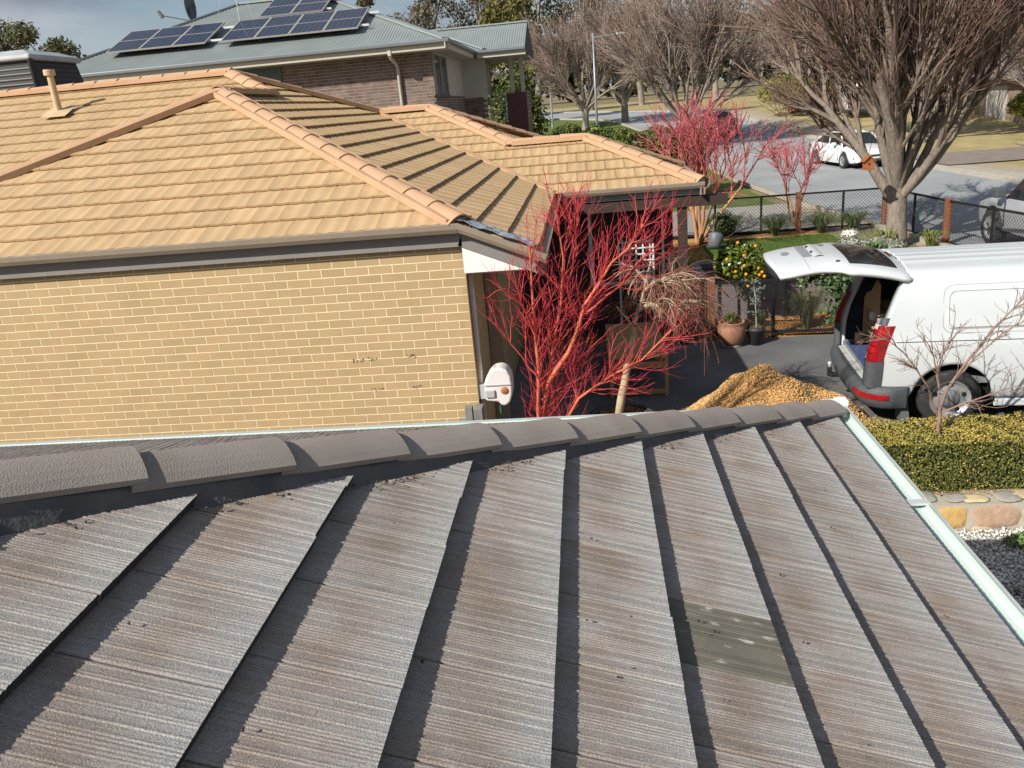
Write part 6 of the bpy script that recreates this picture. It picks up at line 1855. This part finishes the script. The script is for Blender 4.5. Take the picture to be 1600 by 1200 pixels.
# ================================================================== VEHICLES IN THE STREET
def sedan(name, label, loc, rz, body_m, L_=4.80, Wd=1.82, H=1.46):
    """four-door sedan, local x forward from the centre, y left, z up"""
    c = thing(name, label, 'car', loc, rz, None, True)
    hl = L_ / 2; hw = Wd / 2
    # stations: x, half width, sill z, belt z, hood/deck crown z
    st = [(-hl, .60, .42, .74, .80), (-hl + .10, .76, .30, .86, .95), (-hl + .45, .86, .24, .93, 1.03), (-hl + .95, .90, .22, .93, 1.04), (-.8, .91, .20, .93, .99), (0, .91, .20, .91, .97), (.75, .91, .20, .88, .96), (1.15, .90, .21, .84, .95), (1.60, .88, .22, .78, .88), (hl - .35, .83, .24, .70, .78), (hl - .10, .72, .26, .60, .68), (hl, .55, .32, .52, .56)]
    st = [(x, w * hw / .91, a, b, d) for x, w, a, b, d in st]
    def sec(k, j):
        x, w, zs, zb, zc = st[k]
        q = [(w * .92, zs), (w * .985, zs + (zb - zs) * .25), (w, zs + (zb - zs) * .62), (w * .965, zb), (w * .80, zb + (zc - zb) * .55), (w * .45, zc - (zc - zb) * .08), (0, zc)]
        if j <= 6: y, z = q[j][0], q[j][1]
        else: y, z = -q[12 - j][0], q[12 - j][1]
        for wx in (-1.39, 1.39):
            d = abs(x - wx)
        return (x, y, z)
    # refine stations
    xs_ = np.linspace(-hl, hl, 60); A_ = np.array(st)
    st2 = [tuple([x] + [float(np.interp(x, A_[:, 0], A_[:, i])) for i in range(1, 5)]) for x in xs_]
    def sec2(k, j):
        x, w, zs, zb, zc = st2[k]
        for wx in (-1.39, 1.39):
            d = abs(x - wx)
            if d < .36: zs = max(zs, .32 + math.sqrt(.36 ** 2 - d * d))
        q = [(w * .92, zs), (w * .985, zs + (zb - zs) * .25), (w, zs + (zb - zs) * .62), (w * .965, zb), (w * .80, zb + (zc - zb) * .55), (w * .45, zc - (zc - zb) * .08), (0, zc)]
        return (x, q[j][0], q[j][1]) if j <= 6 else (x, -q[12 - j][0], q[12 - j][1])
    vs, fs = grid(60, 13, sec2)
    b = MB().add(vs, fs).add([sec2(0, j) for j in range(13)], [tuple(range(13))]).add([sec2(59, j) for j in range(13)], [tuple(range(13))]).build('body', body_m, c, sm=True)
    MB().box(-hl + .2, hl - .2, -hw * .8, hw * .8, .16, .40).build('underbody', MATS['arch_black'], c)
    # cabin glass and roof
    cab = [(-1.72, .72, .98), (-1.05, .62, 1.38), (-.35, .61, H - .005), (.30, .61, H - .01), (.70, .63, 1.36), (1.28, .73, .94)]
    gv = []
    for x, w, z in cab:
        base = float(np.interp(x, A_[:, 0], A_[:, 3])) - .02
        gv.append([(x, w * 1.18 * hw / .91 * (1.0 if z > 1.2 else 1.02), base), (x, w * hw / .91 * 1.02, z - .04), (x, w * hw / .91 * .55, z), (x, 0, z + .012), (x, -w * hw / .91 * .55, z), (x, -w * hw / .91 * 1.02, z - .04), (x, -w * 1.18 * hw / .91 * (1.0 if z > 1.2 else 1.02), base)])
    vs, fs = grid(6, 7, lambda i, j: gv[i][j])
    MB().add(vs, fs).build('windows', m_gl, c, sm=False)
    rv = [[tuple(np.array(p) + [0, 0, .012]) for p in g[1:6]] for g in gv[1:5]]
    vs, fs = grid(4, 5, lambda i, j: rv[i][j]); o = MB().add(vs, fs).build('roof', body_m, c, sm=True); o.modifiers.new('s', 'SOLIDIFY').thickness = .02
    for s in (0, 6):
        t = 1 if s == 0 else 5
        for a_, b_ in (((0, s), (1, t)), ((5, s), (4, t)), ((2, s), (2, t))):
            p0, p1 = np.array(gv[a_[0]][a_[1]]), np.array(gv[b_[0]][b_[1]])
            MB().bar(p0, p1, .07, .04).build('pillar', body_m, c)
    for i, x in enumerate((-1.39, 1.39)):
        wheel(c, x, hw - .10, .32, .20, 1); wheel(c, x, -hw + .10, .32, .20, -1)
    m_hl = mat('headlight_glass', (.55, .57, .60), var=.1, rough=.1, spec=.7)
    for s in (1, -1):
        MB().add([(hl - .06, s * .52, .58), (hl - .32, s * .82, .66), (hl - .42, s * .84, .72), (hl - .12, s * .50, .66)], [(0, 1, 2, 3)]).build('headlight', m_hl, c)
        MB().add([(-hl + .06, s * .62, .72), (-hl + .25, s * .86, .76), (-hl + .25, s * .85, .90), (-hl + .05, s * .60, .86)], [(0, 1, 2, 3)]).build('tail_light', m_red, c)
        MB().box(.62, .80, s * hw * .99 if s > 0 else -hw * .99 - .16, s * hw * .99 + .16 if s > 0 else -hw * .99, .92, 1.05).build('mirror', body_m, c, bevel=.03)
        for xx in (-.95, -.02, .95): MB().box(xx - .005, xx + .005, s * hw * .985 - .012, s * hw * .985 + .012, .30, .88).build('door_gap', m_seam, c)
        for xx in (-.60, .35): MB().box(xx - .10, xx + .10, s * hw - .01, s * hw + .025, .78, .81).build('door_handle', body_m, c, bevel=.008)
        MB().add([(hl - .10, s * .62, .36), (hl - .25, s * .80, .38), (hl - .22, s * .78, .48), (hl - .06, s * .60, .46)], [(0, 1, 2, 3)]).build('fog_light', m_seam, c)
    MB().box(hl - .05, hl + .012, -.42, .42, .47, .56).build('grille', m_seam, c, bevel=.01)
    MB().box(hl - .08, hl + .010, -.55, .55, .30, .39).build('lower_intake', m_seam, c, bevel=.01)
    MB().box(hl + .012, hl + .022, -.19, .19, .40, .46).build('number_plate', mat('plate_white', (.6, .6, .58)), c)
    return c
m_cw = mat('car_white_paint', (.68, .69, .70), var=.02, rough=.25, coat=.5)
sedan('white_sedan', 'white four-door sedan parked at the far kerb facing the camera', (12.2, 40.4, 0.0), rad(-90 + 8), m_cw).scale = (1.07, 1.07, 1.07)
sedan('maroon_car', 'dark maroon car in the street behind the pink-red maple', (8.6, 55.5, hgt(0, 55.5)), rad(-90 + 4), mat('maroon_paint', (.045, .012, .018), var=.1, rough=.2, coat=.5), 4.4, 1.78, 1.5)
# pale grey utility by the corner fence
ut = thing('silver_utility', 'silver utility vehicle parked on the street beyond the corner fence', 'car', (9.95, 17.75, 0), rad(92), None, True)
m_sil = mat('silver_paint', (.42, .44, .46), var=.03, rough=.28, metal=.35, coat=.4)
stn = [(-2.5, .80, .50, 1.02, 1.06), (-1.0, .90, .40, 1.06, 1.10), (.4, .92, .38, 1.08, 1.12), (1.0, .92, .40, 1.06, 1.14), (1.7, .90, .42, 1.00, 1.10), (2.25, .84, .44, .88, .98), (2.48, .70, .46, .74, .82)]
A2 = np.array(stn); xs2 = np.linspace(-2.5, 2.48, 56)
def usec(k, j):
    x = xs2[k]; w, zs, zb, zc = [float(np.interp(x, A2[:, 0], A2[:, i])) for i in range(1, 5)]
    for wx in (-1.55, 1.55):
        d = abs(x - wx)
        if d < .47: zs = max(zs, .40 + math.sqrt(.47 ** 2 - d * d))
    q = [(w * .96, zs), (w, zs + (zb - zs) * .5), (w * .98, zb), (w * .82, zb + (zc - zb) * .6), (w * .4, zc), (0, zc + .01)]
    return (x, q[j][0], q[j][1]) if j <= 5 else (x, -q[10 - j][0], q[10 - j][1])
vs, fs = grid(56, 11, usec); MB().add(vs, fs).add([usec(55, j) for j in range(11)], [tuple(range(11))]).build('body', m_sil, ut, sm=True)
vs, fs = grid(5, 4, lambda i, j: ([-1.2, -.9, .1, .5, 1.15][i], [-.84, -.68, .68, .84][j], (1.06 if j in (0, 3) else [1.5, 1.78, 1.80, 1.74, 1.12][i])))
MB().add(vs, fs).build('windows', m_gl, ut)
vs, fs = grid(3, 4, lambda i, j: ([-.9, .1, .5][i], [-.70, -.4, .4, .70][j], [1.79, 1.82, 1.76][i] + (.02 if j in (1, 2) else 0))); MB().add(vs, fs).build('roof', m_sil, ut, sm=True)
for x in (-1.55, 1.55): wheel(ut, x, .80, .39, .25, 1); wheel(ut, x, -.80, .39, .25, -1)
MB().box(-2.3, 2.2, -.7, .7, .30, .55).build('underbody', MATS['arch_black'], ut)
for s in (1, -1):
    MB().box(.92, 1.12, s * .93 - .0 if s > 0 else -1.15, 1.15 if s > 0 else -.93, 1.12, 1.32).build('mirror', MATS['bumper_grey_plastic'], ut, bevel=.03)
    MB().add([(2.40, s * .62, .72), (2.10, s * .86, .80), (1.95, s * .875, .93), (2.30, s * .66, .86)], [(0, 1, 2, 3)]).build('headlight', MATS['headlight_glass'], ut)
    MB().box(.96, 1.0, s * .915 - .01, s * .915 + .01, .5, 1.05).build('door_gap', m_seam, ut)
MB().box(1.2, 1.32, .935, .96, .62, .68).build('badge', m_seam, ut)
# white caravan up the driveway
cv = thing('white_caravan', 'white caravan parked among shrubs behind the white sedan', 'caravan', (18.6, 60, hgt(0, 60)), rad(80), None, True)
MB().prism([(-2.3, .5), (-2.4, 1.2), (-2.0, 2.35), (1.9, 2.45), (2.4, 1.5), (2.3, .5)], -1.1, 1.1).build('body', m_cw, cv, bevel=.08, seg=3)
MB().box(-1.0, .2, 1.095, 1.12, 1.35, 1.9).build('window', m_gl, cv); MB().box(-2.41, -2.30, -.7, .7, 1.35, 1.9).build('window', m_gl, cv)
MB().box(-2.42, -2.38, -.9, .9, .6, .9).build('stripe', m_seam, cv)
for s in (1, -1): wheel(cv, .1, s * .95, .34, .2, s)

# ================================================================== STREET FURNITURE AND BACKGROUND
sl_ = thing('street_lamp', 'tall slim steel street lamp behind the leafy hedge', 'street lamp', (1.0, 52, hgt(0, 52)))
m_lp = mat('galvanised', (.30, .33, .36), var=.04, rough=.45, metal=.4)
zl = hgt(0, 52)
MB().cyl((.78, 52, zl), (.78, 52, 7.62), .085, .05, n=10).build('pole', m_lp, sl_, sm=True)
MB().cyl((.78, 52, 7.35), (2.25, 52, 7.45), .035, .03, n=8).build('arm', m_lp, sl_)
MB().box(2.15, 2.62, 51.88, 52.12, 7.40, 7.50).build('lamp_head', m_frame, sl_, bevel=.03)
pk = thing('park_post', 'thin blue-grey post standing on the park lawn', 'post', (-2.6, 70, hgt(0, 70)))
MB().cyl((-2.6, 70, hgt(0, 70) - .1), (-2.6, 70, hgt(0, 70) + 2.6), .09, .07, n=8).build('shaft', m_lp, pk)
MB().lathe([(.09, 0), (.12, .02), (.12, .10), (0, .12)], (-2.6, 70, hgt(0, 70) + 2.58), 10).build('cap', m_lp, pk)

# leafy hedge beyond the porch roof
rng = np.random.default_rng(141)
m_lau = mat('laurel_leaf', (.065, .105, .018), (.13, .155, .03), noise=1.2, island=.5, rough=.4, spec=.5, trans=.2)
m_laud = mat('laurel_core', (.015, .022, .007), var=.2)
lh = thing('laurel_hedge', 'leafy dark green hedge beyond the porch roof', 'hedge', (2.0, 33, 0))
n = 17000
X = rng.uniform(-5.2, 4.4, n); top = rng.uniform(0, 1, n) < .45
zt = 2.72 - .035 * np.maximum(X - 1, 0) ** 2 + .10 * np.sin(X * 2.3) + .07 * np.sin(X * 5.1)
Y = np.where(top, rng.uniform(32.2, 34.0, n), 32.15 - rng.normal(size=n) * .12); Z = np.where(top, zt - np.abs(rng.normal(size=n)) * .10, rng.uniform(0, 1, n) * zt)
C = np.stack([X, Y, Z], 1); N_ = np.where(top[:, None], np.array([0, -.4, 1.0]), np.array([.3, -1, .4])) + rng.normal(size=(n, 3)) * .6
link('foliage', leaf_mesh('foliage', C, N_, .085 * rng.uniform(.6, 1.3, n), rng, .5), m_lau, lh)
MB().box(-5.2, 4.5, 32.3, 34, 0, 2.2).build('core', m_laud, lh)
# fence of rear yard + dark bush by the balcony
def gum(name, label, x, y, h, r, rng, mL, n=2600, clumps=12, group=None, size=.30, low=.35):
    z0 = hgt(x, y) - .1
    t = thing(name, label, 'tree', (x, y, z0), 0, group)
    base = np.array([x, y, z0])
    P, d = branch_path(rng, base, np.array([rng.normal() * .05, rng.normal() * .05, 1.0]), h * .55, 6, 0, .04)
    paths = [(P, np.linspace(h * .022, h * .012, 6))]; Cs, Ns = [], []
    for k in range(clumps):
        a = rng.uniform(0, 6.28); rr = r * math.sqrt(rng.uniform(.02, 1)); zz = h * rng.uniform(low, .93) 
        if zz > h * .75: rr *= .65
        c = base + np.array([math.cos(a) * rr, math.sin(a) * rr, zz])
        i = rng.integers(2, 6); Q = np.array([P[i], (P[i] + c) / 2 + rng.normal(size=3) * .2, c])
        paths.append((np.array([P[i], P[i] + (c - P[i]) * .35 + np.array([0, 0, .05 * h]), P[i] + (c - P[i]) * .7 + np.array([0, 0, .03 * h]), c]), np.linspace(h * .008, h * .003, 4)))
        C, N_ = leaf_ball(rng, c, np.array([1, 1, .72]) * r * rng.uniform(.30, .46), n // clumps, .25); Cs.append(C); Ns.append(N_)
    tube_obj('trunk', [paths[0]], mat('gum_bark', (.30, .26, .215), (.2, .165, .135), noise=2), t, sides=8)
    tube_obj('limbs', paths[1:], MATS['gum_bark'], t, sides=5)
    C = np.concatenate(Cs); N_ = np.concatenate(Ns)
    link('crown', leaf_mesh('crown', C, N_ + rng.normal(size=N_.shape) * .8, size * rng.uniform(.5, 1.2, len(C)), rng, .38), mL, t)
    return t
m_gum1 = mat('gum_leaf_brown', (.185, .135, .085), (.125, .105, .062), noise=.5, island=.4, rough=.7, trans=.15)
m_gum2 = mat('gum_leaf_green', (.125, .13, .062), (.165, .15, .08), noise=.5, island=.4, rough=.7, trans=.15)
m_gum3 = mat('wattle_leaf', (.190, .170, .045), (.13, .13, .04), noise=.4, island=.4, rough=.7, trans=.2)
gl = [(-60, 78, 15.6, 4.6, m_gum1, 'reddish-brown gum tree behind the evaporative cooler'), (-58, 84, 14.6, 4.2, m_gum2, 'dull green gum tree beyond the cooler lid'), (-51.5, 80, 13.4, 3.2, m_gum2, 'small green gum peeping over the metal roof hip'),
      (-23.2, 96, 15.4, 2.7, m_gum1, 'small brown-topped gum standing alone over the metal roof'), (-18.5, 104, 17.5, 4.4, m_gum1, 'brown gum above the gable of the two-storey house'), (-12.5, 108, 19.0, 4.8, m_gum1, 'tall gum rising between the gable and the street lamp'),
      (-6.0, 112, 20, 5.2, m_gum2, 'broad green gum behind the vase-shaped street trees'), (1.0, 115, 21, 5.5, m_gum1, 'brown gum rising behind the broad bare street tree'), (-6.2, 84, 13.0, 3.6, m_gum3, 'yellow-green wattle behind the vase-shaped trees'), (8, 118, 20, 5.5, m_gum2, 'green gum far up the street'), (17, 112, 19, 5.5, m_gum1, 'brown gum behind the caravan'), (28, 108, 18, 5.5, m_gum2, 'green gum behind the brown house')]
for i, (x, y, h, r_, mL, lb) in enumerate(gl):
    gum('gum_tree', lb, x, y, h, r_, np.random.default_rng(200 + i), mL, 3600, 18, 'gum trees on the skyline', .30)
rng = np.random.default_rng(151)
shrub('conifer_bush', 'large rounded dark evergreen bush beside the maroon balcony', (-3.3, 42, 0), (1.5, 1.4, 3.1), 11000, .11, mat('evergreen_leaf', (.055, .085, .014), (.13, .14, .025), noise=.5, island=.45, rough=.5, trans=.2), rng, 'bush', None, 22)
shrub('round_bush', 'small rounded bush on the park verge by the street lamp', (-1.3, 60, hgt(0, 60)), (1.2, 1, .6), 2600, .09, m_lau, rng, 'bush', None, 9)
m_ol = mat('olive_yellow_leaf', (.30, .28, .05), (.19, .20, .04), noise=.6, island=.4, rough=.5, trans=.25)
m_rus = mat('rusty_leaf', (.20, .085, .045), (.13, .07, .035), noise=.8, island=.4, rough=.6, trans=.15)
for i, (x, y, r_, m_, lb) in enumerate(((14.3, 63, (2.2, 1.8, 1.7), m_ol, 'yellow-green bush on the dry verge beside the dark red car'), (17.3, 64, (2.3, 1.8, 1.6), m_ol, 'yellow-green bush next to the white caravan'), (15.5, 62.5, (1.0, .9, .6), m_rus, 'rusty brown shrub in front of the yellow-green bushes'), (17.4, 61.2, (1.1, .9, .5), m_rus, 'rusty shrub at the caravan drawbar'),
                                             (23.5, 47, (1.6, 1.2, 1.2), m_ol, 'yellow-green bush in front of the brown house'), (25.5, 43, (1.5, 1.2, .8), m_rus, 'rusty orange shrub by the pinkish driveway'), (20.6, 52, (1.2, 1.2, .9), m_rus, 'rusty shrub beyond the bare tree on the verge'))):
    shrub('verge_bush', lb, (x, y, hgt(x, y)), r_, 2600, .10, m_, rng, 'bush', 'bushes along the far verge', 9)
# brown house across the street
bh2 = thing('brown_house', 'brown brick house with dark tiled roof behind the elm across the street', 'house', (30, 52, hgt(0, 48)))
zb = hgt(0, 48)
m_bhw = mat('brown_house_wall', (.26, .20, .15), (.21, .16, .12), noise=2)
m_bhr = mat('brown_house_roof', (.20, .165, .145), (.15, .125, .11), noise=2, stretch=(1, 6, 1))
MB().box(24.5, 40, 50, 60, 0, zb + 2.7).build('wall', m_bhw, bh2)
MB().add([(23.8, 49.3, zb + 2.6), (40.7, 49.3, zb + 2.6), (40.7, 60.7, zb + 2.6), (23.8, 60.7, zb + 2.6), (29, 55, zb + 5.0), (35, 55, zb + 5.0)], [(0, 1, 5, 4), (1, 2, 5), (2, 3, 4, 5), (3, 0, 4), (0, 3, 2, 1)]).build('roof', m_bhr, bh2)
for x in (25.5, 29.5, 34): 
    w_ = MB().box(x, x + 1.8, 49.96, 50.02, zb + .9, zb + 2.1).build('window', m_glass, bh2); MB().box(x - .08, x + 1.88, 49.94, 49.99, zb + .8, zb + .898).build('sill', m_frame, w_)
MB().box(24.46, 24.54, 52, 54.5, zb + .2, zb + 2.2).build('garage_door', mat('pale_door', (.5, .47, .42)), bh2)
# distant wooded ridge
rng = np.random.default_rng(161)
n = 16000
X = rng.uniform(-190, 230, n); Y = 215 + rng.uniform(0, 14, n); hh = 13 + 3.0 * np.sin(X * .045) + 2 * np.sin(X * .13 + 1) + 1.2 * np.sin(X * .4)
Z = hgt(0, 220) + hh * rng.uniform(0, 1, n) ** .7 + .8
tag(link('far_woodland', leaf_mesh('far_woodland', np.stack([X, Y, Z], 1), rng.normal(size=(n, 3)) + np.array([-.5, -1, .8]), 1.5 * rng.uniform(.5, 1.3, n), rng, .7), mat('far_wood_leaf', (.085, .082, .045), (.115, .10, .058), noise=.06, island=.35)), 'far-off wooded ridge along the skyline', 'woodland', kind='stuff')

for o in bpy.data.objects:
    if '_local' in o: del o['_local']
